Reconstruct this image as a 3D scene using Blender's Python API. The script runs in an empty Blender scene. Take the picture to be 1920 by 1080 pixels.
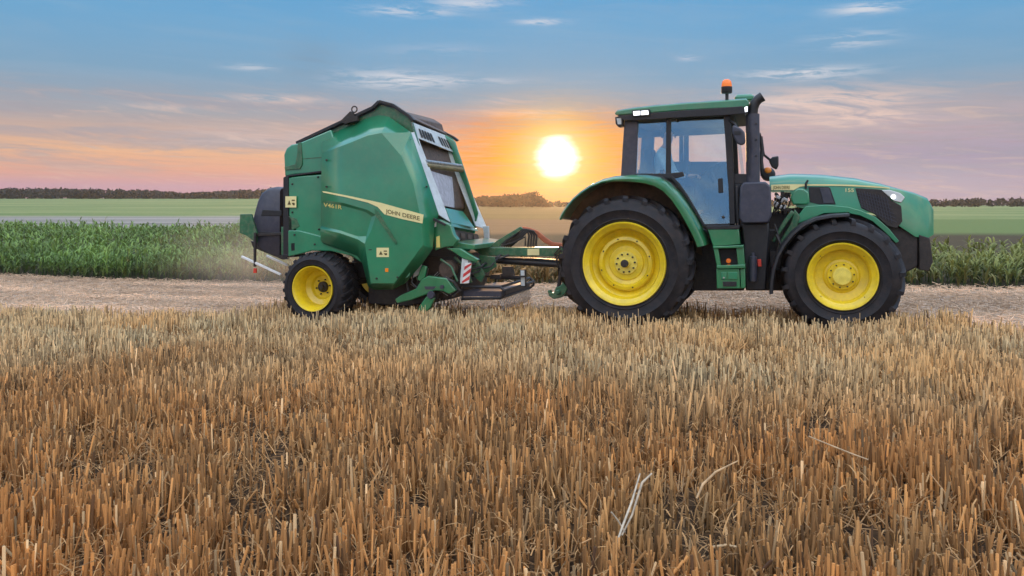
import bpy, math, random
import numpy as np
from mathutils import Vector, Matrix

random.seed(7)
RNG = np.random.default_rng(11)
S = bpy.context.scene
COL = S.collection

# ------------------------------------------------------------------ camera, light, sky
FPX, CX, HY, CAMZ = 1536.0, 960.0, 385.0, 1.68      # focal length and horizon of the photo, eye height
cam_d = bpy.data.cameras.new("camera")
cam = bpy.data.objects.new("camera", cam_d)
COL.objects.link(cam)
cam.location = (0, 0, CAMZ)
cam.rotation_euler = (math.radians(90), 0, 0)
cam_d.sensor_fit = 'HORIZONTAL'
cam_d.sensor_width = 36.0
cam_d.lens = FPX / 1920 * 36.0
cam_d.shift_y = (HY - 540) / 1920
cam_d.clip_start, cam_d.clip_end = 0.05, 6000
S.camera = cam

S.view_settings.view_transform = 'Standard'
S.view_settings.look = 'None'
S.view_settings.exposure = 0.0
S.view_settings.gamma = 1.0
S.render.engine = 'CYCLES'
S.cycles.use_denoising = True
S.cycles.max_bounces = 8
S.cycles.transparent_max_bounces = 12
S.cycles.volume_bounces = 1

SUN_AZ = math.atan((1045 - CX) / FPX)
SUN_EL = math.atan((HY - 296) / FPX)
sdir = Vector((math.sin(SUN_AZ) * math.cos(SUN_EL), math.cos(SUN_AZ) * math.cos(SUN_EL), math.sin(SUN_EL)))
sun_d = bpy.data.lights.new("sun", 'SUN')
sun_d.energy = 2.2
sun_d.angle = math.radians(3.0)
sun_d.color = (1.0, 0.55, 0.22)
sun = bpy.data.objects.new("sun", sun_d)
COL.objects.link(sun)
sun.rotation_euler = sdir.to_track_quat('Z', 'Y').to_euler()


def lin(c):
    c = c / 255.0
    return c / 12.92 if c <= 0.04045 else ((c + 0.055) / 1.055) ** 2.4


def L(r, g, b):
    return (lin(r), lin(g), lin(b), 1.0)


class NT:
    """small helper to wire shader nodes"""
    def __init__(self, tree):
        self.t = tree
        self.n = tree.nodes
        self.l = tree.links

    def node(self, typ, **kw):
        x = self.n.new(typ)
        for k, v in kw.items():
            setattr(x, k, v)
        return x

    def set(self, sock, v):
        if isinstance(v, bpy.types.NodeSocket):
            self.l.new(v, sock)
        else:
            sock.default_value = v

    def m(self, op, a, b=0.0, c=0.0, clamp=False):
        x = self.node('ShaderNodeMath', operation=op, use_clamp=clamp)
        self.set(x.inputs[0], a)
        self.set(x.inputs[1], b)
        self.set(x.inputs[2], c)
        return x.outputs[0]

    def mix(self, f, a, b, mode='MIX'):
        x = self.node('ShaderNodeMix', data_type='RGBA', blend_type=mode)
        self.set(x.inputs[0], f)
        self.set(x.inputs[6], a)
        self.set(x.inputs[7], b)
        return x.outputs[2]

    def smooth(self, v, a, b):
        x = self.node('ShaderNodeMapRange', interpolation_type='SMOOTHSTEP')
        self.set(x.inputs[0], v)
        x.inputs[1].default_value = a
        x.inputs[2].default_value = b
        x.inputs[3].default_value = 0.0
        x.inputs[4].default_value = 1.0
        return x.outputs[0]

    def ramp(self, v, stops):
        x = self.node('ShaderNodeValToRGB')
        el = x.color_ramp.elements
        while len(el) < len(stops):
            el.new(0.5)
        for e, (p, c) in zip(el, stops):
            e.position = p
            e.color = c
        self.set(x.inputs[0], v)
        return x.outputs[0]

    def noise(self, vec, scale, detail=3.0, rough=0.55, dist=0.0):
        x = self.node('ShaderNodeTexNoise')
        if vec is not None:
            self.l.new(vec, x.inputs['Vector'])
        x.inputs['Scale'].default_value = scale
        x.inputs['Detail'].default_value = detail
        x.inputs['Roughness'].default_value = rough
        x.inputs['Distortion'].default_value = dist
        return x.outputs[0]

    def comb(self, x_, y_, z_=0.0):
        x = self.node('ShaderNodeCombineXYZ')
        self.set(x.inputs[0], x_)
        self.set(x.inputs[1], y_)
        self.set(x.inputs[2], z_)
        return x.outputs[0]


def build_world():
    w = bpy.data.worlds.new("World")
    S.world = w
    w.use_nodes = True
    t = w.node_tree
    t.nodes.clear()
    N = NT(t)
    tc = N.node('ShaderNodeTexCoord')
    sep = N.node('ShaderNodeSeparateXYZ')
    N.l.new(tc.outputs['Generated'], sep.inputs[0])
    X, Y, Z = sep.outputs
    az = N.m('ARCTAN2', X, Y)
    el = N.m('ARCSINE', Z)

    def EL(py):
        return math.atan((HY - py) / FPX)

    def AZ(px):
        return math.atan((px - CX) / FPX)
    rmax = 0.8

    def st(lst):
        return [(max(0.0, min(1.0, e / rmax)), c) for e, c in lst]
    base = st([(0.0, L(196, 152, 170)), (EL(352), L(204, 160, 172)), (EL(325), L(228, 170, 148)), (EL(292), L(234, 184, 148)),
               (EL(258), L(204, 174, 160)), (EL(226), L(170, 168, 174)), (EL(190), L(148, 166, 184)), (EL(150), L(130, 166, 194)),
               (EL(100), L(120, 167, 202)), (EL(50), L(110, 167, 208)), (EL(0), L(101, 164, 210)), (0.8, L(84, 146, 205))])
    right = st([(0.0, L(190, 165, 180)), (EL(345), L(186, 168, 182)), (EL(300), L(172, 160, 180)), (EL(258), L(186, 168, 178)),
                (EL(225), L(180, 170, 178)), (EL(190), L(150, 166, 184)), (EL(150), L(130, 166, 194)),
                (EL(100), L(118, 166, 202)), (EL(50), L(108, 166, 208)), (EL(0), L(101, 164, 210)), (0.8, L(84, 146, 205))])
    e01 = N.m('DIVIDE', el, rmax, clamp=True)
    cL = N.ramp(e01, base)
    cR = N.ramp(e01, right)
    rgt = N.smooth(az, AZ(1180), AZ(1480))
    col = N.mix(rgt, cL, cR)

    # soft streaky unevenness of the high thin cloud
    def streak(sx, sy, seed, tilt=0.0, detail=5.0, rough=0.6, dist=0.6):
        v = N.comb(N.m('ADD', N.m('MULTIPLY', az, sx), seed), N.m('ADD', N.m('MULTIPLY', el, sy), N.m('MULTIPLY', az, tilt)), seed)
        return N.noise(v, 1.0, detail, rough, dist)
    n1 = streak(5.0, 42.0, 3.1, 2.0)
    n2 = streak(14.0, 120.0, 9.7, -6.0)
    n3 = streak(11.0, 85.0, 21.3, 7.0, 7.0, 0.68, 1.4)

    def gauss(px, py, sx, sy):
        dx = N.m('DIVIDE', N.m('SUBTRACT', az, AZ(px)), sx / FPX)
        dy = N.m('DIVIDE', N.m('SUBTRACT', el, EL(py)), sy / FPX)
        r2 = N.m('ADD', N.m('MULTIPLY', dx, dx), N.m('MULTIPLY', dy, dy))
        return N.m('EXPONENT', N.m('MULTIPLY', r2, -1.0))

    # broad cloud bank low in the sky: warm/grey banding
    low = N.m('MULTIPLY', N.m('MULTIPLY', N.smooth(el, EL(160), EL(215)), N.smooth(el, EL(345), EL(290))), N.m('MULTIPLY', N.smooth(N.m('ADD', N.m('MULTIPLY', n1, 0.65), N.m('MULTIPLY', n3, 0.35)), 0.42, 0.60), 0.75))
    col = N.mix(low, col, L(166, 158, 166))
    low2 = N.m('MULTIPLY', N.smooth(el, EL(150), EL(235)), N.m('MULTIPLY', N.smooth(n3, 0.5, 0.72), 0.4))
    col = N.mix(low2, col, L(232, 200, 178))
    # veil of haze higher up, uneven
    veil = N.m('MULTIPLY', N.smooth(n1, 0.42, 0.75), 0.16)
    col = N.mix(veil, col, L(168, 186, 202))
    # wisps
    white = [(770, 24, 75, 9, 1.0), (880, 6, 70, 10, 0.9), (745, 152, 95, 15, 1.1), (850, 152, 100, 6, 0.9), (1012, 41, 40, 6, 0.9), (1508, 152, 90, 10, 1.1),
             (1625, 46, 55, 9, 1.1), (1596, 98, 58, 13, 0.8), (1290, 115, 18, 6, 0.5), (470, 139, 40, 5, 0.6), (820, 95, 90, 12, 0.2), (1440, 205, 70, 10, 0.6)]
    acc = None
    for px, py, sx, sy, k in white:
        g = N.m('MULTIPLY', gauss(px, py, sx, sy), k)
        acc = g if acc is None else N.m('MAXIMUM', acc, g)
    wn = N.m('MULTIPLY', acc, N.smooth(N.m('ADD', N.m('MULTIPLY', n2, 0.45), N.m('MULTIPLY', n3, 0.55)), 0.42, 0.57), clamp=True)
    col = N.mix(N.m('MULTIPLY', wn, 0.75), col, L(226, 224, 228))
    pink = [(520, 193, 75, 7, 1.0), (300, 215, 60, 6, 0.5), (980, 212, 90, 10, 1.0), (1560, 205, 140, 26, 1.15), (1620, 232, 120, 20, 1.1), (950, 190, 50, 8, 0.5), (470, 260, 150, 16, 0.5)]
    acc = None
    for px, py, sx, sy, k in pink:
        g = N.m('MULTIPLY', gauss(px, py, sx, sy), k)
        acc = g if acc is None else N.m('MAXIMUM', acc, g)
    pn = N.m('MULTIPLY', acc, N.smooth(n3, 0.32, 0.6), clamp=True)
    col = N.mix(N.m('MULTIPLY', pn, 0.8), col, L(232, 204, 192))
    # smoky streak left of the machine
    sm = N.m('MULTIPLY', gauss(585, 130, 55, 50), N.m('MULTIPLY', N.smooth(n1, 0.35, 0.7), 0.35))
    col = N.mix(sm, col, L(112, 140, 165))
    # glow round the low sun
    stripes = N.m('ADD', 0.72, N.m('MULTIPLY', N.smooth(n2, 0.35, 0.65), 0.4))
    fine = streak(16.0, 420.0, 40.2, 10.0, 4.0, 0.65, 0.4)
    cut = N.smooth(N.m('ADD', el, N.m('MULTIPLY', N.m('SUBTRACT', n1, 0.5), 0.02)), EL(190), EL(232))
    stripes = N.m('MULTIPLY', stripes, N.m('ADD', 0.70, N.m('MULTIPLY', N.smooth(fine, 0.35, 0.62), 0.42)))
    lowband = N.m('MULTIPLY', N.smooth(el, EL(170), EL(260)), N.m('MULTIPLY', N.smooth(fine, 0.5, 0.7), 0.22))
    col = N.mix(lowband, col, L(190, 150, 148))
    g0 = N.m('MULTIPLY', gauss(1020, 318, 235, 104), N.m('MULTIPLY', N.m('MULTIPLY', stripes, cut), 1.05), clamp=True)
    col = N.mix(g0, col, L(255, 132, 30))
    gr = N.m('MULTIPLY', gauss(990, 356, 170, 34), 0.75)
    col = N.mix(gr, col, L(244, 100, 44))
    g1 = N.m('MULTIPLY', gauss(1042, 296, 140, 80), N.m('MULTIPLY', stripes, 1.0), clamp=True)
    col = N.mix(g1, col, L(255, 186, 40))
    g2 = N.m('MULTIPLY', gauss(1042, 292, 62, 58), 1.25, clamp=True)
    col = N.mix(N.m('MULTIPLY', g2, 0.8), col, (1.05, 0.88, 0.42, 1))
    dx = N.m('SUBTRACT', az, SUN_AZ)
    dy = N.m('SUBTRACT', el, SUN_EL)
    rr = N.m('SQRT', N.m('ADD', N.m('MULTIPLY', dx, dx), N.m('MULTIPLY', dy, dy)))
    wob = N.m('MULTIPLY', N.m('SUBTRACT', n2, 0.5), 22 / FPX)
    disc = N.smooth(N.m('ADD', rr, wob), 49 / FPX, 20 / FPX)
    col = N.mix(disc, col, (1.9, 1.8, 1.5, 1))
    # unseen sky behind and overhead, brightened as fill for the near sides
    back = N.m('MULTIPLY', N.smooth(Y, 0.25, -0.5), N.smooth(el, -0.05, 0.12))
    col = N.mix(back, col, L(206, 206, 210))
    up = N.smooth(el, 0.28, 0.85)
    col = N.mix(N.m('MULTIPLY', up, 0.8), col, L(190, 204, 222))
    # unseen broken cloud, added to give paint and glass something bright to mirror
    cn = N.noise(tc.outputs['Generated'], 2.6, 6.0, 0.62, 0.5)
    cloud = N.smooth(cn, 0.44, 0.60)
    away = N.m('MAXIMUM', back, N.m('MULTIPLY', up, 0.8))
    col = N.mix(away, col, N.mix(cloud, L(134, 170, 212), L(240, 230, 220)))
    boost = N.m('ADD', 1.0, N.m('ADD', N.m('MULTIPLY', up, 1.9), N.m('MULTIPLY', back, 0.75)))
    below = N.smooth(el, 0.0, -0.03)
    col = N.mix(below, col, L(120, 95, 70))
    bg = N.node('ShaderNodeBackground')
    N.l.new(col, bg.inputs[0])
    N.set(bg.inputs[1], boost)
    out = N.node('ShaderNodeOutputWorld')
    N.l.new(bg.outputs[0], out.inputs[0])


build_world()

# ------------------------------------------------------------------ machine frame: x forward, y away from the viewer, z up
TH = math.radians(17.7)
C_, S_ = math.cos(TH), math.sin(TH)
OX, OY = 1.477, 10.75


def P(px, py, y):
    """point of the machine frame at lateral depth y that the photo shows at (px, py)"""
    u = (px - CX) / FPX
    x = (u * (OY + C_ * y) - OX - S_ * y) / (C_ + u * S_)
    Yw = OY - S_ * x + C_ * y
    return (x, y, CAMZ + (HY - py) / FPX * Yw)


def to_world(p):
    x, y, z = p
    return Vector((OX + C_ * x + S_ * y, OY - S_ * x + C_ * y, z))


def frame_xy(X, Y):
    dx, dy = X - OX, Y - OY
    return dx * C_ - dy * S_, dx * S_ + dy * C_


def sstep(a, b, v):
    t = np.clip((v - a) / (b - a), 0, 1)
    return t * t * (3 - 2 * t)


def ground_z(X, Y):
    X = np.asarray(X, float)
    Y = np.asarray(Y, float)
    x, y = frame_xy(X, Y)
    r = np.hypot(X - OX, Y - OY)
    z = 0.0235 * x * (1 - sstep(8, 34, r))
    az = np.arctan2(X, np.maximum(Y, 1e-3))
    side = sstep(0.02, -0.26, az)                      # the hill rises to the left
    far = np.clip((Y - 57) / 393, 0, 1.15)
    z = z + far * (1.35 + 4.0 * side) * np.where(Y > 57, 1, 0)
    return z


# ------------------------------------------------------------------ materials
MATS = {}


def pm(name, rgb, rough=0.5, metal=0.0, coat=0.0, var=0.15, scale=6.0, dust=0.0, bump=0.0, spec=0.5, dustcol=(0.30, 0.22, 0.15), bscale=60.0):
    m = bpy.data.materials.new(name)
    m.use_nodes = True
    t = m.node_tree
    N = NT(t)
    b = t.nodes['Principled BSDF']
    tc = N.node('ShaderNodeTexCoord')
    o = tc.outputs['Object']
    n = N.noise(o, scale, 4.0, 0.6)
    c0 = tuple(max(0, v * (1 - var)) for v in rgb) + (1,)
    c1 = tuple(min(1, v * (1 + var)) for v in rgb) + (1,)
    col = N.mix(N.smooth(n, 0.3, 0.7), c0, c1)
    if dust > 0:
        n2 = N.noise(o, scale * 2.3, 6.0, 0.7)
        d = N.m('MULTIPLY', N.smooth(n2, 0.38, 0.75), dust, clamp=True)
        col = N.mix(d, col, dustcol + (1,))
        r = N.m('ADD', rough, N.m('MULTIPLY', d, 0.35), clamp=True)
        N.l.new(r, b.inputs['Roughness'])
    else:
        N.l.new(N.m('ADD', rough - 0.04, N.m('MULTIPLY', n, 0.08), clamp=True), b.inputs['Roughness'])
    N.l.new(col, b.inputs['Base Color'])
    b.inputs['Metallic'].default_value = metal
    b.inputs['Specular IOR Level'].default_value = spec
    if coat:
        b.inputs['Coat Weight'].default_value = coat
        b.inputs['Coat Roughness'].default_value = 0.12
    if bump:
        bp = N.node('ShaderNodeBump')
        bp.inputs['Strength'].default_value = bump
        bp.inputs['Distance'].default_value = 0.01
        N.l.new(N.noise(o, bscale, 4.0, 0.6), bp.inputs['Height'])
        N.l.new(bp.outputs[0], b.inputs['Normal'])
    MATS[name] = m
    return m


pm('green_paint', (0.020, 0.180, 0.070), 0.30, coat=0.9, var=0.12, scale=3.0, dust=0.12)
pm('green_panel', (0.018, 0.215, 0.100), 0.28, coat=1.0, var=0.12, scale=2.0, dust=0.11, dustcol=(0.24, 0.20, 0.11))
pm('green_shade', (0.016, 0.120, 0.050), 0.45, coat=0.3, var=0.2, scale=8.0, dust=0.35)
pm('yellow_paint', (0.80, 0.58, 0.014), 0.36, coat=0.5, var=0.12, scale=5.0, dust=0.26, dustcol=(0.30, 0.20, 0.07))
pm('yellow_cap', (0.80, 0.64, 0.10), 0.45, var=0.12, scale=14.0, dust=0.15)
pm('rubber', (0.008, 0.008, 0.011), 0.60, var=0.35, scale=4.0, dust=0.5, bump=0.35, spec=0.38, dustcol=(0.060, 0.044, 0.040))
pm('black_plastic', (0.010, 0.010, 0.013), 0.45, var=0.2, dust=0.12, dustcol=(0.10, 0.085, 0.08))
pm('grey_plastic', (0.036, 0.038, 0.058), 0.42, var=0.15, dust=0.18, dustcol=(0.16, 0.14, 0.13))
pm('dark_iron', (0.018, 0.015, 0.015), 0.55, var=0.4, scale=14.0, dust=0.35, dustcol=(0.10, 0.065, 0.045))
pm('bare_steel', (0.42, 0.42, 0.42), 0.40, metal=0.8, var=0.25, scale=12.0, dust=0.25)
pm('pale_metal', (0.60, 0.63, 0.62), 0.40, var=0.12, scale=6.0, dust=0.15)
pm('white_paint', (0.78, 0.77, 0.74), 0.45, var=0.08, dust=0.15)
pm('red_paint', (0.55, 0.03, 0.03), 0.45, var=0.1, dust=0.1)
pm('orange_lens', (0.90, 0.26, 0.02), 0.20, coat=0.6, var=0.1)
pm('red_lens', (0.60, 0.05, 0.03), 0.25, coat=0.5, var=0.1)
pm('decal_yellow', (0.82, 0.72, 0.34), 0.45, var=0.05)
pm('decal_dark', (0.10, 0.075, 0.02), 0.5, var=0.1)
pm('decal_gold', (0.70, 0.58, 0.16), 0.45, var=0.05)
pm('belt', (0.46, 0.45, 0.50), 0.6, var=0.2, scale=10.0, dust=0.3)
pm('brown_shield', (0.085, 0.055, 0.045), 0.6, var=0.3, scale=10.0, dust=0.4)
pm('olive_wall', (0.16, 0.13, 0.05), 0.6, var=0.3, scale=6.0, dust=0.4)
pm('hose_rubber', (0.020, 0.018, 0.018), 0.5, var=0.3)
pm('hose_sun_tint', (0.42, 0.10, 0.03), 0.5, var=0.2)  # orange light of the low sun is put into the hose colour
pm('seat_fabric', (0.03, 0.03, 0.035), 0.8, var=0.2)
pm('skin', (0.52, 0.30, 0.21), 0.5, var=0.08, spec=0.4)
pm('shirt', (0.55, 0.76, 0.90), 0.8, var=0.10, scale=18.0)
pm('trousers', (0.035, 0.045, 0.08), 0.85, var=0.15, scale=18.0)
pm('hair', (0.035, 0.022, 0.014), 0.6, var=0.3, scale=30.0)
pm('eye_white', (0.75, 0.73, 0.70), 0.3, var=0.02)
pm('bark', (0.06, 0.045, 0.035), 0.85, var=0.3)
pm('mirror_glass', (0.75, 0.77, 0.8), 0.03, metal=1.0, var=0.02)


def emit_mat(name, rgb, k):
    m = bpy.data.materials.new(name)
    m.use_nodes = True
    b = m.node_tree.nodes['Principled BSDF']
    b.inputs['Base Color'].default_value = tuple(v * .7 for v in rgb) + (1,)
    b.inputs['Emission Color'].default_value = tuple(rgb) + (1,)
    b.inputs['Emission Strength'].default_value = k
    b.inputs['Roughness'].default_value = 0.15
    MATS[name] = m


emit_mat('lit_lamp', (0.92, 0.95, 1.0), 2.5)
emit_mat('lit_amber', (1.0, 0.22, 0.02), 0.35)


def glass_mat(name, tint, refl):
    m = bpy.data.materials.new(name)
    m.use_nodes = True
    t = m.node_tree
    t.nodes.clear()
    N = NT(t)
    tr = N.node('ShaderNodeBsdfTransparent')
    tr.inputs[0].default_value = tint + (1,)
    gl = N.node('ShaderNodeBsdfGlossy')
    gl.inputs[0].default_value = (0.60, 0.83, 1.0, 1)
    gl.inputs['Roughness'].default_value = 0.02
    tc = N.node('ShaderNodeTexCoord')
    bp = N.node('ShaderNodeBump')
    bp.inputs['Strength'].default_value = 0.04
    bp.inputs['Distance'].default_value = 0.02
    N.l.new(N.noise(tc.outputs['Object'], 3.0, 2.0), bp.inputs['Height'])
    lw = N.node('ShaderNodeLayerWeight')
    lw.inputs[0].default_value = 0.35
    dustn = N.smooth(N.noise(tc.outputs['Object'], 5.0, 5.0, 0.7), 0.35, 0.8)
    f = N.m('ADD', refl, N.m('MULTIPLY', lw.outputs['Fresnel'], 0.35), clamp=True)
    mx = N.node('ShaderNodeMixShader')
    N.l.new(f, mx.inputs[0])
    N.l.new(tr.outputs[0], mx.inputs[1])
    N.l.new(gl.outputs[0], mx.inputs[2])
    df = N.node('ShaderNodeBsdfDiffuse')
    df.inputs[0].default_value = (0.42, 0.46, 0.48, 1)
    m2 = N.node('ShaderNodeMixShader')
    N.l.new(N.m('MULTIPLY', dustn, 0.025), m2.inputs[0])
    N.l.new(mx.outputs[0], m2.inputs[1])
    N.l.new(df.outputs[0], m2.inputs[2])
    out = N.node('ShaderNodeOutputMaterial')
    N.l.new(m2.outputs[0], out.inputs[0])
    MATS[name] = m


glass_mat('cab_glass', (0.95, 0.98, 0.95), 0.13)
pm('liner', (0.075, 0.048, 0.032), 0.8, var=0.3, scale=5.0, dust=0.4, dustcol=(0.20, 0.13, 0.08))
glass_mat('far_glass', (0.96, 0.97, 0.92), 0.02)


def tint_mat(name, rough=0.8, trans=0.0, mul=1.0):
    """plant matter: each stalk or leaf carries its own tint"""
    m = bpy.data.materials.new(name)
    m.use_nodes = True
    t = m.node_tree
    N = NT(t)
    b = t.nodes['Principled BSDF']
    a = N.node('ShaderNodeAttribute', attribute_name='tint')
    N.l.new(a.outputs['Color'], b.inputs['Base Color'])
    b.inputs['Roughness'].default_value = rough
    b.inputs['Specular IOR Level'].default_value = 0.25
    if trans:
        out = t.nodes['Material Output']
        tl = N.node('ShaderNodeBsdfTranslucent')
        N.l.new(a.outputs['Color'], tl.inputs[0])
        mx = N.node('ShaderNodeMixShader')
        mx.inputs[0].default_value = trans
        N.l.new(b.outputs[0], mx.inputs[1])
        N.l.new(tl.outputs[0], mx.inputs[2])
        N.l.new(mx.outputs[0], out.inputs[0])
    MATS[name] = m


tint_mat('straw', 0.7, 0.12)
tint_mat('leaf', 0.6, 0.25)
tint_mat('wood_leaf', 0.85, 0.1)


# ------------------------------------------------------------------ mesh helpers
def thing(name, label, cat, loc, rotz=0.0, group=None):
    o = bpy.data.objects.new(name, None)
    o.empty_display_size = 0.3
    COL.objects.link(o)
    o.location = loc
    o.rotation_euler = (0, 0, rotz)
    o['label'] = label
    o['category'] = cat
    if group:
        o['group'] = group
    return o


class MB:
    def __init__(self):
        self.v = []
        self.f = []

    def add(self, vs, fs):
        k = len(self.v)
        self.v += [tuple(p) for p in vs]
        self.f += [tuple(i + k for i in f) for f in fs]
        return self

    def loft(self, rings, closed=True, cap=True):
        n = len(rings[0])
        vs = [p for r in rings for p in r]
        fs = []
        for a in range(len(rings) - 1):
            for i in range(n if closed else n - 1):
                j = (i + 1) % n
                fs.append((a * n + i, a * n + j, (a + 1) * n + j, (a + 1) * n + i))
        if cap and closed:
            fs.append(tuple(range(n))[::-1])
            fs.append(tuple((len(rings) - 1) * n + i for i in range(n)))
        return self.add(vs, fs)

    def slab(self, pts, y, dy):
        """outline traced at lateral depth y, given real thickness dy"""
        a = [P(px, py, y) for px, py in pts]
        return self.loft([a, [(p[0], p[1] + dy, p[2]) for p in a]])

    def slab3(self, a, off):
        return self.loft([[tuple(p) for p in a], [tuple(Vector(p) + Vector(off)) for p in a]])

    def box(self, c, s, rot=None):
        vs = []
        for i in (-1, 1):
            for j in (-1, 1):
                for k in (-1, 1):
                    p = Vector((i * s[0] / 2, j * s[1] / 2, k * s[2] / 2))
                    if rot is not None:
                        p = rot @ p
                    vs.append(p + Vector(c))
        return self.add(vs, [(0, 1, 3, 2), (4, 6, 7, 5), (0, 4, 5, 1), (2, 3, 7, 6), (0, 2, 6, 4), (1, 5, 7, 3)])

    def bar(self, p, q, w, h, up=(0, 0, 1)):
        p, q = Vector(p), Vector(q)
        d = (q - p).normalized()
        u = Vector(up)
        s = d.cross(u)
        if s.length < 1e-4:
            s = d.cross(Vector((1, 0, 0)))
        s.normalize()
        u = s.cross(d).normalized()
        r = []
        for e in (p, q):
            r.append([tuple(e + s * a * w / 2 + u * b * h / 2) for a, b in ((-1, -1), (1, -1), (1, 1), (-1, 1))])
        return self.loft(r)

    def tube(self, path, r, n=10):
        path = [Vector(p) for p in path]
        rs = r if isinstance(r, (list, tuple)) else [r] * len(path)
        rings = []
        prev = None
        for i, p in enumerate(path):
            d = (path[min(i + 1, len(path) - 1)] - path[max(i - 1, 0)]).normalized()
            if prev is None:
                a = d.orthogonal().normalized()
            else:
                a = (prev - d * prev.dot(d)).normalized()
            prev = a
            b = d.cross(a)
            rings.append([tuple(p + (a * math.cos(2 * math.pi * k / n) + b * math.sin(2 * math.pi * k / n)) * rs[i]) for k in range(n)])
        return self.loft(rings)

    def lathe_y(self, prof, n=48, c=(0, 0, 0), sy=1.0, closed=False):
        """profile of (radius, lateral) turned about the wheel axle"""
        rings = []
        for r, y in prof:
            rings.append([(c[0] + r * math.cos(2 * math.pi * k / n), c[1] + y * sy, c[2] + r * math.sin(2 * math.pi * k / n)) for k in range(n)])
        return self.loft(rings, True, not closed)

    def lathe_z(self, prof, n=24, c=(0, 0, 0)):
        rings = []
        for r, z in prof:
            rings.append([(c[0] + r * math.cos(2 * math.pi * k / n), c[1] + r * math.sin(2 * math.pi * k / n), c[2] + z) for k in range(n)])
        return self.loft(rings)

    def mirror(self, yc=1.275):
        b = MB()
        b.v = [(x, 2 * yc - y, z) for x, y, z in self.v]
        b.f = [tuple(reversed(f)) for f in self.f]
        return b

    def build(self, name, mat, parent=None, org=(0, 0, 0), bevel=0.0, smooth=35, solid=0.0, label=None, loc=None):
        me = bpy.data.meshes.new(name)
        me.from_pydata([(p[0] - org[0], p[1] - org[1], p[2] - org[2]) for p in self.v], [], self.f)
        me.validate()
        import bmesh
        bm = bmesh.new()
        bm.from_mesh(me)
        if not solid:
            bmesh.ops.recalc_face_normals(bm, faces=bm.faces)
        bm.to_mesh(me)
        bm.free()
        me.shade_smooth()
        me.set_sharp_from_angle(angle=math.radians(smooth))
        me.materials.append(MATS[mat])
        o = bpy.data.objects.new(name, me)
        COL.objects.link(o)
        if parent is not None:
            o.parent = parent
        if loc is not None:
            o.location = loc
        if solid:
            s = o.modifiers.new('solid', 'SOLIDIFY')
            s.thickness = solid
            s.offset = 0
        if bevel:
            bv = o.modifiers.new('bevel', 'BEVEL')
            bv.width = bevel
            bv.segments = 2
            bv.limit_method = 'ANGLE'
            bv.angle_limit = math.radians(40)
            bv.harden_normals = False
        if label:
            o['label'] = label
        return o


def text_into(mb, s, o, ex, ez, size):
    """writing as real thin geometry: baseline origin o, directions ex, ez"""
    cu = bpy.data.curves.new('lettering', 'FONT')
    cu.body = s
    cu.size = 1.0
    cu.offset = 0.012
    to = bpy.data.objects.new('lettering', cu)
    COL.objects.link(to)
    bpy.context.view_layer.update()
    me = bpy.data.meshes.new_from_object(to.evaluated_get(bpy.context.evaluated_depsgraph_get()))
    vs = [Vector(o) + Vector(ex) * (v.co.x * size) + Vector(ez) * (v.co.y * size) for v in me.vertices]
    fs = [tuple(p.vertices) for p in me.polygons]
    w = max(v.co.x for v in me.vertices) * size
    bpy.data.objects.remove(to)
    bpy.data.curves.remove(cu)
    bpy.data.meshes.remove(me)
    mb.add(vs, fs)
    return w


def text_between(mb, s, a, b, y, height_px, squeeze=True):
    """write s from pixel a to pixel b on the plane at lateral depth y"""
    A, B = Vector(P(a[0], a[1], y)), Vector(P(b[0], b[1], y))
    d = (B - A)
    up = (Vector(P(a[0], a[1] - height_px, y)) - A)
    t = MB()
    w = text_into(t, s, (0, 0, 0), (1, 0, 0), (0, 0, 1), 1.0)
    for v in t.v:
        pass
    vs = [A + d * (v[0] / w) + up * (v[2] / 0.7) for v in t.v]
    mb.add(vs, t.f)


def npmesh(name, V, F, mat, tint=None, parent=None):
    me = bpy.data.meshes.new(name)
    V = np.asarray(V, np.float32)
    F = np.asarray(F, np.int32)
    k = F.shape[1]
    me.vertices.add(len(V))
    me.vertices.foreach_set('co', V.ravel())
    me.loops.add(F.size)
    me.loops.foreach_set('vertex_index', F.ravel())
    me.polygons.add(len(F))
    me.polygons.foreach_set('loop_start', np.arange(0, F.size, k, dtype=np.int32))
    me.polygons.foreach_set('loop_total', np.full(len(F), k, np.int32))
    me.update(calc_edges=True)
    if tint is not None:
        at = me.color_attributes.new('tint', 'FLOAT_COLOR', 'POINT')
        c = np.ones((len(V), 4), np.float32)
        c[:, :3] = tint
        at.data.foreach_set('color', c.ravel())
    me.materials.append(MATS[mat])
    o = bpy.data.objects.new(name, me)
    COL.objects.link(o)
    if parent:
        o.parent = parent
    return o


# ------------------------------------------------------------------ ground sheet
EDGE_STUBBLE, EDGE_CROP = -0.10, 6.5


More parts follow.
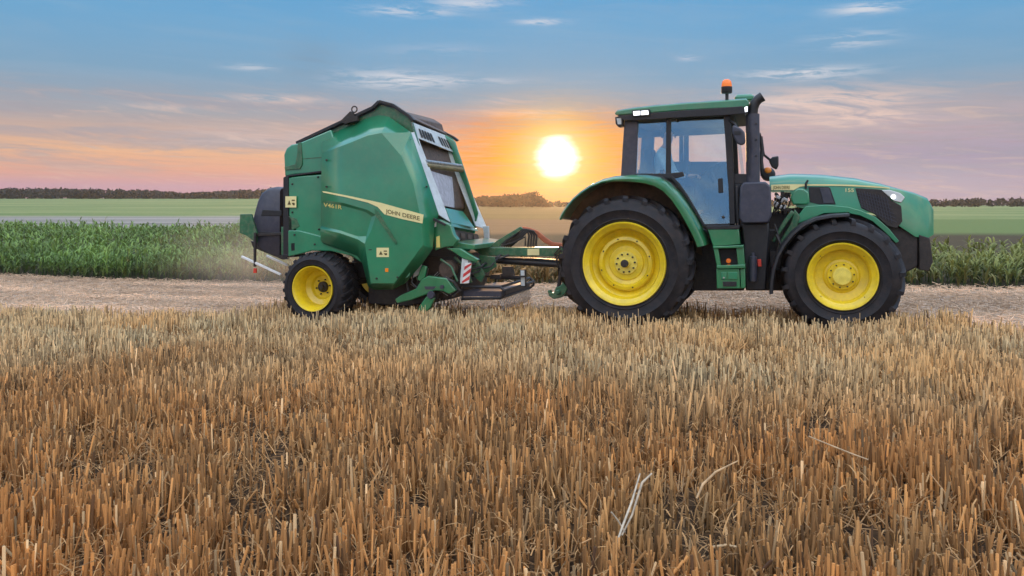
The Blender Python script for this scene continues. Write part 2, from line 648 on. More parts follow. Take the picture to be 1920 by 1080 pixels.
def build_ground():
    angs = np.concatenate([np.linspace(-42, 42, 169), np.linspace(45, 315, 46)]) * math.pi / 180
    rad = [0.0]
    r = 0.7
    while r < 5200:
        rad.append(r)
        r *= 1.045
    rad = np.array(rad[1:])
    A, R = np.meshgrid(angs, rad)
    X, Y = R * np.sin(A), R * np.cos(A)
    Zg = ground_z(X, Y)
    Zg = Zg + np.where(R < 60, 0.02 * np.sin(X * 1.7 + 0.6 * Y) * np.sin(Y * 1.3) * 0.6, 0)
    V = np.stack([X, Y, Zg], -1).reshape(-1, 3)
    na, nr = len(angs), len(rad)
    i = np.arange(nr - 1)[:, None] * na
    j = np.arange(na)[None, :]
    j2 = (j + 1) % na
    F = np.stack([i + j, i + j2, i + na + j2, i + na + j], -1).reshape(-1, 4)
    m = bpy.data.materials.new('field_ground')
    m.use_nodes = True
    N = NT(m.node_tree)
    b = m.node_tree.nodes['Principled BSDF']
    g = N.node('ShaderNodeNewGeometry')
    sep = N.node('ShaderNodeSeparateXYZ')
    N.l.new(g.outputs['Position'], sep.inputs[0])
    x, y, z = sep.outputs
    lat = N.m('ADD', N.m('MULTIPLY', N.m('SUBTRACT', x, OX), S_), N.m('MULTIPLY', N.m('SUBTRACT', y, OY), C_))
    pos = g.outputs['Position']
    nb = N.noise(pos, 0.9, 4.0)
    nf = N.noise(pos, 22.0, 6.0, 0.7)
    nf2 = N.noise(pos, 70.0, 4.0, 0.7)
    nw = N.noise(pos, 0.045, 4.0, 0.6)
    latn = N.m('ADD', lat, N.m('MULTIPLY', N.m('SUBTRACT', nb, 0.5), 0.5))
    soil = N.mix(N.smooth(nf, 0.3, 0.7), (0.020, 0.012, 0.007, 1), (0.11, 0.062, 0.030, 1))
    mat_ = N.mix(N.smooth(nf, 0.3, 0.68), (0.26, 0.165, 0.10, 1), (0.60, 0.42, 0.285, 1))
    mat_ = N.mix(N.m('MULTIPLY', N.smooth(nf2, 0.4, 0.7), 0.5), mat_, (0.60, 0.49, 0.41, 1))
    mat_ = N.mix(N.m('MULTIPLY', N.smooth(nb, 0.45, 0.7), 0.35), mat_, (0.30, 0.26, 0.22, 1))
    col = N.mix(N.smooth(latn, EDGE_STUBBLE - 0.25, EDGE_STUBBLE + 0.15), soil, mat_)
    track = N.noise(N.comb(N.m('MULTIPLY', N.m('SUBTRACT', N.m('MULTIPLY', x, C_), N.m('MULTIPLY', y, S_)), 0.25), N.m('MULTIPLY', lat, 2.2)), 1.0, 4.0, 0.6)
    mat_ = N.mix(N.m('MULTIPLY', N.smooth(track, 0.48, 0.66), 0.55), mat_, (0.25, 0.175, 0.125, 1))
    cropsoil = N.mix(nf, (0.03, 0.028, 0.016, 1), (0.08, 0.065, 0.035, 1))
    col = N.mix(N.smooth(latn, EDGE_CROP - 0.2, EDGE_CROP + 0.2), col, cropsoil)
    # beyond the crop: pale cut strip, then a green field
    yw = N.m('ADD', y, N.m('MULTIPLY', N.m('SUBTRACT', nw, 0.5), 10.0))
    ns = N.noise(N.comb(N.m('MULTIPLY', x, 0.02), N.m('MULTIPLY', y, 0.35)), 1.0, 5.0, 0.65)
    strip = N.mix(N.smooth(ns, 0.3, 0.7), (0.15, 0.14, 0.115, 1), (0.34, 0.305, 0.265, 1))
    rgt = N.m('MULTIPLY', N.smooth(N.m('DIVIDE', x, N.m('ADD', y, 1.0)), -0.20, -0.03), N.m('SUBTRACT', 1.0, N.smooth(N.m('DIVIDE', x, N.m('ADD', y, 1.0)), 0.12, 0.35)))  # low sun's warm glow is put into the field colours in this wedge
    strip = N.mix(N.smooth(N.m('DIVIDE', x, N.m('ADD', y, 1.0)), 0.22, 0.42), strip, (0.12, 0.17, 0.055, 1))
    strip = N.mix(N.m('MULTIPLY', rgt, 0.85), strip, (0.20, 0.10, 0.030, 1))
    col = N.mix(N.smooth(y, 44.0, 52.0), col, strip)
    ng = N.noise(N.comb(N.m('MULTIPLY', x, 0.012), N.m('MULTIPLY', y, 0.045)), 1.0, 6.0, 0.65)
    green = N.mix(N.smooth(ng, 0.32, 0.7), (0.10, 0.165, 0.050, 1), (0.25, 0.27, 0.105, 1))
    green = N.mix(N.m('MULTIPLY', N.smooth(N.noise(pos, 0.8, 5.0), 0.4, 0.7), 0.25), green, (0.30, 0.28, 0.15, 1))
    green = N.mix(N.m('MULTIPLY', rgt, 0.8), green, (0.20, 0.10, 0.030, 1))
    col = N.mix(N.smooth(yw, 86.0, 96.0), col, green)
    N.l.new(col, b.inputs['Base Color'])
    b.inputs['Roughness'].default_value = 0.95
    b.inputs['Specular IOR Level'].default_value = 0.15
    bp = N.node('ShaderNodeBump')
    bp.inputs['Strength'].default_value = 0.7
    bp.inputs['Distance'].default_value = 0.03
    N.l.new(nf, bp.inputs['Height'])
    N.l.new(bp.outputs[0], b.inputs['Normal'])
    MATS['field_ground'] = m
    o = npmesh('ground', V, F, 'field_ground')
    o['kind'] = 'structure'
    for p in o.data.polygons:
        p.use_smooth = True


build_ground()

# ------------------------------------------------------------------ wheels
def tyre_mesh(R, rr, W, lugs, lug_h, lug_w, sweep):
    """agricultural tyre round the lateral axis, outer face at y=0"""
    T = MB()
    d = R - lug_h
    prof = [(rr - .01, .075), (rr + .012, .030), (rr + (d - rr) * .16, .012), (rr + (d - rr) * .19, .002), (rr + (d - rr) * .22, .010), (rr + (d - rr) * .52, .0), (rr + (d - rr) * .55, -.008), (rr + (d - rr) * .58, .002), (rr + (d - rr) * .8, .018), (d - .022, .040), (d - .004, .085),
            (d, W * .3), (d + .004, W * .5)]
    prof += [(r, W - y) for r, y in prof[-2::-1]]
    T.lathe_y(prof, 72, closed=True)
    n = lugs
    for side in (0, 1):
        for k in range(n):
            a0 = 2 * math.pi * (k + .5 * side) / n
            path = [(W * .53, 0.0, R), (W * .36, sweep * .45, R), (W * .17, sweep * .85, R - .003), (W * .075, sweep * 1.02, R - .014), (W * .035, sweep * 1.06, R - .042)]
            rings = []
            for (yy, da, rt) in path:
                hw = lug_w / 2 / R
                hb = hw * 1.45
                a = a0 - da
                rb = d - .012 if yy > W * .1 else rt - .045
                y2 = yy if side == 0 else W - yy
                rings.append([(rb * math.cos(a - hb), y2, rb * math.sin(a - hb)), (rt * math.cos(a - hw), y2, rt * math.sin(a - hw)),
                              (rt * math.cos(a + hw), y2, rt * math.sin(a + hw)), (rb * math.cos(a + hb), y2, rb * math.sin(a + hb))])
            T.loft(rings)
    return T


def bolts_into(mb, n, rad, y, r, h, ph=0.0):
    for k in range(n):
        a = 2 * math.pi * k / n + ph
        mb.lathe_y([(r, 0), (r, -h), (r * .6, -h - .004)], 6, (rad * math.cos(a), y, rad * math.sin(a)))


def wheel(parent, centre, R, W, rr, rim_prof, hub_prof, lugs, lug_h, lug_w, sweep, hub_mat, bolts, cap=None, far=False, name='wheel'):
    """wheel > tyre, rim, hub bolts; far=True turns it round to face the other side"""
    hubm = MB()
    hubm.lathe_y(hub_prof, 40)
    w = hubm.build(name, hub_mat, parent, smooth=30, loc=centre)
    t = tyre_mesh(R, rr, W, lugs, lug_h, lug_w, sweep).build('tyre', 'rubber', w, smooth=40)
    rm = MB()
    rm.lathe_y(rim_prof, 64)
    rim = rm.build('rim', 'yellow_paint', w, smooth=28)
    for n_, rad, yy, r_, h_, ph in bolts:
        for k in range(n_):
            a_ = 2 * math.pi * k / n_ + ph
            bm_ = MB()
            bolts_into(bm_, 1, rad, yy, r_, h_, a_)
            bm_.build('hub_bolt', 'dark_iron', w, smooth=30)
    if cap:
        cm = MB()
        cm.lathe_y(cap, 32)
        cm.build('hub_cap', 'yellow_cap', w, smooth=30)
    return w


def copy_wheel(src, loc):
    c = src.copy()
    COL.objects.link(c)
    c.parent = src.parent
    c.location = loc
    c.rotation_euler = (0, 0, math.pi)
    for ch in list(src.children):
        d = ch.copy()
        COL.objects.link(d)
        d.parent = c
    return c


# ------------------------------------------------------------------ tractor
TO = (0.9, 1.275, 0.02)          # origin of the tractor in the machine frame
tractor = thing('tractor', 'green farm tractor with yellow wheel rims and glazed cab, pulling the baler across the stubble', 'tractor', to_world(TO), -TH)


def tb(mb, name, mat, parent=None, **kw):
    if parent is None:
        kw.setdefault('org', TO)
        return mb.build(name, mat, tractor, **kw)
    kw.setdefault('org', TO)
    return mb.build(name, mat, parent, **kw)


def tl(p):
    return (p[0] - TO[0], p[1] - TO[1], p[2] - TO[2])


rc = P(1169, 495, 0.0)
RW, RR = 0.66, 0.905
rear_rim = [(.50, .60), (.49, .30), (.545, .06), (.555, .02), (.545, -.004), (.53, .0), (.515, .02), (.47, .055), (.452, .11), (.445, .17), (.38, .225), (.366, .175), (.352, .150),
            (.31, .138), (.298, .16), (.285, .205), (.235, .222), (.225, .205), (.20, .203), (.0, .203)]
rear_hub = [(.155, .30), (.155, .19), (.148, .182), (.06, .182), (.055, .10), (.048, .092), (.0, .092)]
wr = wheel(tractor, tl(rc), RR, RW, .53, rear_rim, rear_hub, 21, .046, .062, .24, 'yellow_cap',
           [(10, .122, .178, .013, .02, .1), (8, .333, .142, .010, .012, .3)])
MB().lathe_y([(.052, .16), (.052, .07), (.044, .06), (.0, .06)], 24).build('axle_stub', 'dark_iron', wr, smooth=30)
copy_wheel(wr, tl((rc[0], 2.55 - rc[1], rc[2])))
fc = P(1580, 519, 0.06)
FW, FR = 0.54, 0.725
front_rim = [(.38, .50), (.37, .25), (.405, .05), (.415, .02), (.408, -.002), (.395, .0), (.38, .02), (.335, .06), (.318, .11), (.31, .17), (.22, .19), (.2, .17), (.175, .165), (.0, .165)]
front_hub = [(.175, .22), (.172, .13), (.16, .118), (.0, .118)]
front_cap = [(.112, .14), (.112, .07), (.102, .055), (.0, .05)]
wf = wheel(tractor, tl(fc), FR, FW, .395, front_rim, front_hub, 19, .042, .05, .26, 'yellow_paint',
           [(10, .142, .116, .010, .012, .15), (4, .35, .05, .006, .008, .8)], cap=front_cap)
copy_wheel(wf, tl((fc[0], 2.55 - fc[1], fc[2])))


# --- rear fenders
def arc_strip(cx, cz, r0, r1, a0, a1, n):
    return [(cx + r * math.cos(a), cz + r * math.sin(a)) for r, a in
            [(r0, a0 + (a1 - a0) * k / n) for k in range(n + 1)] + [(r1, a1 - (a1 - a0) * k / n) for k in range(n + 1)]]


def fender(mb, outer, y, inner_shift, lip):
    pass


rim_px = [(1048, 410), (1053, 400), (1061, 388), (1073, 373), (1088, 360), (1106, 348), (1128, 338), (1150, 333), (1180, 330.5), (1210, 331), (1232, 335), (1250, 345), (1268, 363), (1284, 385),
          (1298, 408), (1311, 432), (1319, 450), (1322, 460)]
outer_edge = [P(a, b, .10) for a, b in rim_px]
skin_rings = []
cxz = (rc[0], rc[2])


def toward(p, k, y):
    d = Vector((cxz[0] - p[0], cxz[1] - p[2]))
    d.normalize()
    return (p[0] + d.x * k, y, p[2] + d.y * k)


for p in outer_edge:
    i_ = outer_edge.index(p)
    t_ = i_ / (len(outer_edge) - 1)
    lipw = 0.030 + 0.072 * sstep(0.30, 0.62, t_)
    skin_rings.append([toward(p, lipw, .10), toward(p, lipw * .5, .085), toward(p, .012, .095), toward(p, -.01, .14), toward(p, -.03, .32), toward(p, -.02, .80),
                       toward(p, .012, .80), toward(p, .005, .32), toward(p, .03, .15), toward(p, lipw, .13)])
fm = MB().loft(skin_rings)
tb(fm, 'rear_fender', 'green_paint', smooth=40)
tb(fm.mirror(), 'rear_fender', 'green_paint', smooth=40)
wb_ = [(1056, 411), (1062, 396), (1075, 379), (1090, 365), (1108, 353), (1130, 343), (1152, 338), (1180, 336), (1212, 337), (1234, 341), (1254, 353), (1274, 376), (1294, 408), (1310, 440), (1318, 480), (1240, 440), (1120, 420)]
lm = MB().slab(wb_, .70, .04)
tb(lm, 'fender_liner', 'liner')
tb(lm.mirror(), 'fender_liner', 'liner')
# black rubber edge between fender and cab
em = MB()
em.tube([P(a, b, .40) for a, b in [(1195, 329), (1240, 332), (1262, 347), (1280, 370), (1297, 398), (1316, 428), (1326, 434)]], .016, 8)
tb(em, 'fender_seal', 'black_plastic')

# --- cab
YN, YF = 0.45, 2.10
roof = MB()
r_near = [(1156, 216), (1152, 213), (1156, 208), (1185, 203.5), (1225, 199), (1290, 193.5), (1350, 189.5), (1385, 187), (1399, 186), (1404, 190), (1404, 198), (1396, 201), (1340, 203.5), (1270, 207.5),
          (1215, 212)]
a = [P(x, y, .36) for x, y in r_near]
cenx = sum(p[0] for p in a) / len(a)
rings = []
for y, k, dz in ((.36, 1.0, 0), (.42, 1.0, .018), (.62, 1.0, .035), (1.275, 1.0, .045), (1.93, 1.0, .035), (2.13, 1.0, .018), (2.19, 1.0, 0)):
    rings.append([(p[0], y, p[2] + dz * (1 if i in (3, 4, 5, 6, 7, 8, 2) else 0)) for i, p in enumerate(a)])
roof.loft(rings)
tb(roof, 'cab_roof', 'green_paint', bevel=.012)
rb = MB()
rb.slab([(1158, 217), (1215, 212), (1280, 207), (1350, 202), (1392, 199), (1396, 206), (1396, 213), (1362, 216), (1300, 219), (1250, 222), (1205, 225), (1170, 226)], .335, .06)
rb.slab([(1158, 217), (1215, 212), (1280, 207), (1350, 202), (1392, 199), (1396, 206), (1396, 213), (1362, 216), (1300, 219), (1250, 222), (1205, 225), (1170, 226)], .40, 1.75)
tb(rb, 'roof_liner', 'black_plastic', bevel=.006)


def post(name, px, y, dy, mat='black_plastic', both=True, bevel=.008):
    m = MB().slab(px, y, dy)
    tb(m, name, mat, bevel=bevel)
    if both:
        tb(m.mirror(), name, mat, bevel=bevel)


post('rear_pillar', [(1171, 222), (1196, 220), (1194, 270), (1192, 329), (1164, 331), (1167, 280)], .43, .10, 'grey_plastic')
post('door_pillar', [(1249, 221), (1257, 221), (1257.5, 280), (1258, 331), (1248, 331), (1248.5, 280)], .432, .07)
post('front_pillar', [(1356, 214), (1369, 213), (1373, 260), (1376, 330), (1379, 420), (1367, 421), (1365, 360), (1362, 300), (1359, 250)], .432, .08)
post('window_sill', [(1190, 325), (1250, 325.5), (1281, 322), (1283, 330), (1262, 336), (1190, 331)], .425, .07)
# cab front cross-members and firewall
fw = MB()
fw.slab([(1372, 326), (1412, 326), (1412, 345), (1373, 345)], .47, 1.6)
fw.slab([(1372, 345), (1400, 345), (1402, 425), (1380, 425)], .47, 1.6)
tb(fw, 'firewall', 'black_plastic', bevel=.006)

# glazing
def pane(px, y, mat, name='window_pane', dy=.006):
    m = MB().slab(px, y, dy)
    return tb(m, name, mat, bevel=0)


qpx = [(1195, 224), (1249, 221), (1248.5, 327), (1192, 327)]
dpx = [(1257, 221), (1357, 216), (1360, 250), (1363, 300), (1366, 360), (1368, 420), (1319, 421), (1304, 395), (1288, 368), (1272, 345), (1258, 331)]
def leaning_pane(px, name):
    a_ = [P(x, y, .49 - .10 * (y - 216) / 204) for x, y in px]
    return tb(MB().slab3(a_, (0, .006, 0)), name, 'cab_glass')


leaning_pane(qpx, 'window_pane')
door = leaning_pane(dpx, 'door')
hb = MB().slab([(1346, 335), (1355, 334), (1356, 361), (1347, 362)], .40, .03)
tb(hb, 'door_handle', 'black_plastic', door, bevel=.006)
hb = MB().slab([(1255, 218), (1362, 212), (1362, 216.5), (1257, 222)], .44, .03)
tb(hb, 'door_frame', 'black_plastic', door, bevel=.004)
hb = MB()
hb.slab([(1255, 331), (1259, 329), (1274, 344), (1290, 367), (1306, 394), (1321, 420), (1368, 419), (1368.5, 423), (1318, 424), (1302, 396), (1286, 369), (1270, 347)], .375, .10)
tb(hb, 'door_frame', 'black_plastic', door, bevel=.004)
for x, y in ((1356, 407), (1270, 226)):
    hb = MB().lathe_y([(.02, 0), (.02, -.02), (.012, -.024)], 12, P(x, y, .485 - .10 * (y - 216) / 204))
    tb(hb, 'door_hinge', 'dark_iron', door)
# far side glass is made on the same outline mirrored across the cab
for px, y in ((qpx, .462), (dpx, .455)):
    m = MB().slab(px, y, .006).mirror()
    tb(m, 'window_pane', 'far_glass')


def cross_pane(pa, pb, y0, y1, name, mat):
    A0, B0 = P(pa[0], pa[1], YN), P(pb[0], pb[1], YN)
    vs = [(A0[0], y0, A0[2]), (B0[0], y0, B0[2]), (B0[0], y1, B0[2]), (A0[0], y1, A0[2])]
    m = MB().slab3(vs, (.006, 0, 0))
    tb(m, name, mat)


cross_pane((1376, 216), (1389, 326), .53, 2.02, 'windscreen', 'far_glass')
cross_pane((1180, 226), (1176, 327), .55, 2.0, 'rear_window', 'far_glass')

# lower cab body between the wheels
lb = MB()
lb.slab([(1318, 424), (1380, 424), (1400, 424), (1404, 470), (1395, 545), (1300, 545), (1290, 470)], .75, 1.05)
lb.slab([(1180, 335), (1262, 336), (1300, 395), (1320, 424), (1318, 470), (1180, 500)], .85, .85)
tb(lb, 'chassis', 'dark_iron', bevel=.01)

dk = MB().slab([(1262, 303), (1372, 303), (1378, 424), (1330, 424), (1300, 400), (1262, 340)], 2.02, .05)
dk.slab([(1196, 318), (1262, 318), (1262, 335), (1196, 335)], 2.02, .05)
dk.slab([(1282, 240), (1291, 240), (1291, 310), (1282, 310)], 2.02, .06)
tb(dk, 'door_trim', 'black_plastic', bevel=.01)
dk = MB().slab([(1196, 226), (1374, 226), (1374, 250), (1290, 254), (1196, 258)], 1.98, .06)
dk.slab([(1200, 221), (1362, 216), (1366, 222), (1200, 227)], .62, 1.3)
tb(dk, 'headliner', 'grey_plastic', bevel=.01)

# inside
inn = MB()
inn.lathe_z([(.0, 0), (.27, .0), (.29, .05), (.27, .12), (.0, .13)], 20, P(1240, 374, 1.275))
sc_ = P(1222, 322, 1.275)
inn.box((sc_[0], 1.275, sc_[2] + .02), (.13, .5, .62), Matrix.Rotation(math.radians(-8), 3, 'Y'))
inn.box((sc_[0] + .27, 1.275, sc_[2] - .30), (.5, .5, .13))
tb(inn, 'driver_seat', 'seat_fabric', bevel=.03)
cs = MB()
d0 = P(1352, 344, 1.275)
cs.box((d0[0], 1.275, d0[2] - .25), (.22, .5, .5))
cs.tube([(d0[0] - .02, 1.275, d0[2] - .1), (d0[0] - .16, 1.275, d0[2] + .16)], .035, 10)
cs.box((d0[0] - .65, .85, d0[2] - .12), (.6, .16, .12))
cs.box((d0[0] - .42, .83, d0[2] + .22), (.04, .22, .16), Matrix.Rotation(math.radians(15), 3, 'Y'))
cs.tube([(d0[0] - .5, .84, d0[2] - .1), (d0[0] - .42, .83, d0[2] + .15)], .014, 8)
tb(cs, 'console', 'black_plastic', bevel=.02)
sw = MB()
swc = Vector((d0[0] - .18, 1.275, d0[2] + .19))
tilt = Matrix.Rotation(math.radians(-30), 3, 'Y')
ring = []
for k in range(25):
    a_ = 2 * math.pi * k / 24
    ring.append(tuple(swc + tilt @ Vector((.2 * math.cos(a_), .2 * math.sin(a_), 0))))
sw.tube(ring, .015, 8)
for k in range(3):
    a_ = 2 * math.pi * k / 3
    sw.tube([tuple(swc), tuple(swc + tilt @ Vector((.2 * math.cos(a_), .2 * math.sin(a_), 0)))], .012, 6)
tb(sw, 'steering_wheel', 'black_plastic')

# lights, beacon, dome
wl = MB()
wl.slab([(1184, 207), (1218, 204.5), (1219, 216), (1186, 219)], .30, .06)
hous = tb(wl, 'work_light', 'black_plastic', bevel=.006)
wl = MB()
wl.slab([(1187, 209), (1200, 208), (1200, 215.5), (1188, 216.5)], .292, .01)
wl.slab([(1202, 208), (1215, 207), (1216, 214.5), (1202, 215.5)], .292, .01)
tb(wl, 'lamp_lens', 'lit_lamp', hous, bevel=.003)
wl = MB()
wl.slab([(1153, 219), (1168, 217), (1168, 236), (1159, 238), (1154, 232)], .37, .16)
hous = tb(wl, 'rear_lamp', 'black_plastic', bevel=.01)
wl = MB().slab([(1156, 222), (1165, 221), (1165, 233), (1158, 233)], .362, .012)
tb(wl, 'lamp_lens', 'pale_metal', hous, bevel=.004)
wl = MB()
q = P(1363, 189, .52)
wl.tube([q, (q[0], q[1], P(1362, 176, .52)[2])], .022, 10)
wl.lathe_z([(.066, 0), (.072, .02), (.072, .085), (.06, .09)], 20, P(1362.5, 175, .52))
bec = tb(wl, 'beacon', 'black_plastic')
wl = MB()
wl.lathe_z([(.066, 0), (.068, .04), (.058, .085), (.035, .108), (0, .115)], 20, P(1362.5, 164.5, .52))
tb(wl, 'beacon_dome', 'lit_amber', bec)
wl = MB()
q = P(1396, 190, 1.0)
wl.loft([[(q[0] + dx * k, q[1] + dy * k, q[2] + dz) for dx, dy in ((-.12, -.14), (.12, -.14), (.14, 0), (.12, .14), (-.12, .14), (-.14, 0))] for dz, k in ((0, 1.0), (.05, 1.0), (.085, .8))])
tb(wl, 'receiver_dome', 'green_paint', bevel=.015)
wl = MB()
for k in range(2):
    wl.slab([(1384 + 10 * k, 198), (1393 + 10 * k, 197), (1393 + 10 * k, 211), (1385 + 10 * k, 212)], .38, .1)
hous = tb(wl, 'work_light', 'grey_plastic', bevel=.008)
wl = MB()
for k in range(2):
    wl.slab([(1386 + 10 * k, 200), (1391.5 + 10 * k, 199.5), (1391.5 + 10 * k, 209), (1387 + 10 * k, 210)], .372, .012)
tb(wl, 'lamp_lens', 'lit_lamp', hous)

# exhaust
ex = MB()
yE = .50
b0, b1 = P(1412, 345, yE), P(1411, 214, yE)
ex.tube([b0, b1], .088, 24)
exh = tb(ex, 'exhaust_stack', 'grey_plastic')
ex = MB()
ex.tube([P(1411, 216, yE), P(1412, 203, yE), P(1416, 193, yE), P(1422, 186, yE), P(1430, 181, yE)], [.066, .066, .064, .062, .066], 20)
tb(ex, 'exhaust_outlet', 'black_plastic', exh)
ex = MB()
ex.box(P(1403.5, 275, .40), (.012, .01, .75))
for yy in (232, 262, 292):
    ex.lathe_y([(.012, 0), (.012, -.012), (.006, -.014)], 10, P(1418, yy, .42))
tb(ex, 'heat_guard', 'black_plastic', exh)
ex = MB()
ex.loft([[(p[0], y, p[2]) for p in [P(px, py, .42) for px, py in [(1388, 352), (1394, 342), (1436, 341), (1445, 350), (1447, 404), (1441, 418), (1392, 419), (1386, 408)]]] for y in (.32, .36, .80)])
tb(ex, 'muffler_box', 'grey_plastic', bevel=.022)
ex = MB()
ex.slab([(1390, 419), (1442, 418), (1442, 450), (1436, 545), (1398, 545), (1394, 460)], .45, .5)
ex.slab([(1378, 347), (1386, 347), (1388, 430), (1380, 430)], .43, .2)
tb(ex, 'lower_tank', 'black_plastic', bevel=.02)
ex = MB()
p0, p1 = P(1412, 474, .36), P(1412, 527, .36)
ex.tube([p0, (p0[0], p0[1], p0[2] - .04), (p0[0], p0[1], p0[2] - .05), p1], [.02, .025, .05, .05], 16)
tb(ex, 'filter_canister', 'grey_plastic')
ex = MB().slab([(1420, 486), (1427, 486), (1428, 500), (1421, 500)], .38, .03)
tb(ex, 'reflector', 'red_lens', bevel=.004)

# mirrors
mr = MB()
mr.loft([[P(x + dx, y, yy) for x, y in [(1374, 234), (1388, 240), (1396, 247), (1398, 268), (1392, 273), (1382, 270), (1376, 258), (1373, 246)]] for yy, dx in ((.10, 0), (.30, 0))])
m0 = tb(mr, 'side_mirror', 'grey_plastic', bevel=.02)
mr = MB()
mr.tube([P(1368, 226, .44), P(1378, 232, .25), P(1384, 244, .2)], .016, 8)
tb(mr, 'mirror_arm', 'black_plastic', m0)
mr = MB()
q = P(1385, 256, .2)
mr.slab([(1376, 246), (1389, 246), (1389, 252), (1377, 252)], .09, .012)
tb(mr, 'mirror_band', 'black_plastic', m0)
mr = MB()
yM = 2.42
mr.slab([(1441, 301), (1448, 294), (1460, 292), (1460, 310), (1456, 318), (1447, 313)], yM, .2)
m1 = tb(mr, 'side_mirror', 'black_plastic', bevel=.02)
mr = MB().tube([P(1424, 250, 2.2), P(1432, 290, 2.4), P(1450, 305, 2.5)], .02, 8)
tb(mr, 'mirror_arm', 'black_plastic', m1)
mr = MB()
mr.tube([P(1426, 256, 2.0), P(1429, 280, 2.0), P(1427, 300, 2.0), P(1430, 330, 2.0)], .03, 8)
tb(mr, 'grab_rail', 'black_plastic')
mr = MB()
q = P(1440, 326, 1.95)
mr.lathe_y([(.0, 0), (.07, .01), (.10, .05), (.105, .14), (.0, .16)], 20, q)
m2 = tb(mr, 'headlamp_pod', 'black_plastic')
mr = MB().lathe_y([(.0, 0), (.035, .005), (.05, .03), (.0, .05)], 16, P(1440, 319, 1.93))
tb(mr, 'lamp_lens', 'orange_lens', m2)

# --- bonnet
YC = 1.275
secs = [(1443, 331, 352, 359, .44), (1480, 326, 350, 359, .44), (1492, 326, 350, 388, .44), (1540, 327.5, 350, 398, .43), (1600, 334, 351, 398, .42), (1645, 344, 353, 400, .41), (1680, 354, 358, 425, .39), (1708, 361, 366, 444, .36),
        (1732, 370, 378, 446, .32), (1743, 388, 396, 440, .28)]
rings = []
for px, yt, ys, yb, hw in secs:
    c = P(px, yt, YC)
    zt = c[2]
    k = P(px, ys, YC - hw)
    x = c[0]
    zs = CAMZ + (HY - ys) / FPX * (OY - S_ * x + C_ * (YC - hw))
    zb = CAMZ + (HY - yb) / FPX * (OY - S_ * x + C_ * (YC - hw))
    zs = min(zs, zt - .02)
    hz = zt - zs
    half = [(-hw, zb), (-hw, zs), (-hw * .97, zs + hz * .35), (-hw * .86, zs + hz * .66), (-hw * .62, zs + hz * .90), (-hw * .3, zt - .004)]
    rings.append([(x, YC + y, z) for y, z in half] + [(x, YC, zt)] + [(x, YC - y, z) for y, z in reversed(half)])
bn = MB().loft(rings)
bonnet = tb(bn, 'bonnet', 'green_panel', smooth=50)
YB = YC - .44 - .008


def yside(px):
    """lateral position of the bonnet side where the photo has column px"""
    ks = [s[0] for s in secs]
    return YC - float(np.interp(px, ks, [s[4] for s in secs])) - .008


def side_poly(mb, pts, off=0.0, t=.008):
    a_ = [P(x, y, yside(x) - off) for x, y in pts]
    mb.slab3(a_, (0, t, 0))


d = MB()
side_poly(d, [(1446, 346.5), (1470, 345.5), (1516, 345.5), (1560, 345.5), (1600, 346.5), (1640, 348.8), (1668, 351.5), (1668, 353.5), (1640, 351.5), (1600, 349.3), (1560, 348.3), (1516, 348.3), (1500, 350), (1488, 356.5),
              (1446, 356.5)], .004, .004)
ds = tb(d, 'side_stripe', 'decal_yellow', bonnet)
t = MB()
text_between(t, "JOHN DEERE", (1450, 354.5), (1481, 354.5), yside(1465) - .007, 6)
tb(t, 'lettering', 'decal_dark', ds)
t = MB()
text_between(t, "155", (1583, 359.5), (1601, 360), yside(1592) - .004, 6.5)
tb(t, 'model_number', 'decal_yellow', bonnet)
d = MB()
side_poly(d, [(1516, 350.5), (1553, 350.5), (1557, 353), (1567, 383), (1536, 383), (1519, 379)], .006, .02)
tb(d, 'side_vent', 'black_plastic', bonnet, bevel=.004)
d = MB()
side_poly(d, [(1537, 353), (1554, 353), (1564, 381), (1544, 381)], .016, .02)
tb(d, 'vent_screen', 'grey_plastic', bonnet, bevel=.004)
d = MB()
side_poly(d, [(1482, 370), (1488, 358), (1496, 353), (1508, 354), (1517, 361), (1518, 380), (1512, 384), (1486, 384)], .05, .06)
tb(d, 'engine_cover', 'green_panel', bonnet, bevel=.02)
d = MB()
side_poly(d, [(1604, 352.5), (1640, 354.5), (1655, 356), (1672, 376), (1690, 386), (1692, 415), (1682, 428), (1664, 424), (1640, 402), (1615, 390), (1609, 372)], .006, .02)
gr = tb(d, 'front_grille', 'dark_iron', bonnet, bevel=.006)
d = MB()
for k in range(11):
    f = k / 10
    side_poly(d, [(1610 + f * 52, 356 + f * 14), (1611.2 + f * 52, 356 + f * 14), (1618 + f * 55, 388 + f * 30), (1616.8 + f * 55, 388 + f * 30)], .014, .01)
for k in range(6):
    f = k / 5
    side_poly(d, [(1607 + f * 7, 360 + f * 26), (1668 + f * 14, 376 + f * 40), (1668 + f * 14, 377.4 + f * 40), (1607 + f * 7, 361.4 + f * 26)], .013, .01)
tb(d, 'grille_mesh', 'grey_plastic', gr)
d = MB()
side_poly(d, [(1653, 356.5), (1668, 356), (1688, 362), (1697, 370), (1690, 380), (1676, 377)], .02, .04)
hl = tb(d, 'headlight', 'pale_metal', bonnet, bevel=.01)
d = MB()
q = P(1675, 369, yside(1675) - .03)
d.lathe_y([(.0, .0), (.028, .006), (.032, .02), (.0, .03)], 16, q)
tb(d, 'headlight_lamp', 'lit_lamp', hl)
# latch handle
d = MB().tube([P(1511, 354, yside(1510) - .03), P(1511, 344, yside(1510) - .03), P(1515, 338, yside(1510) - .03)], .014, 8)
tb(d, 'bonnet_latch', 'black_plastic', bonnet)

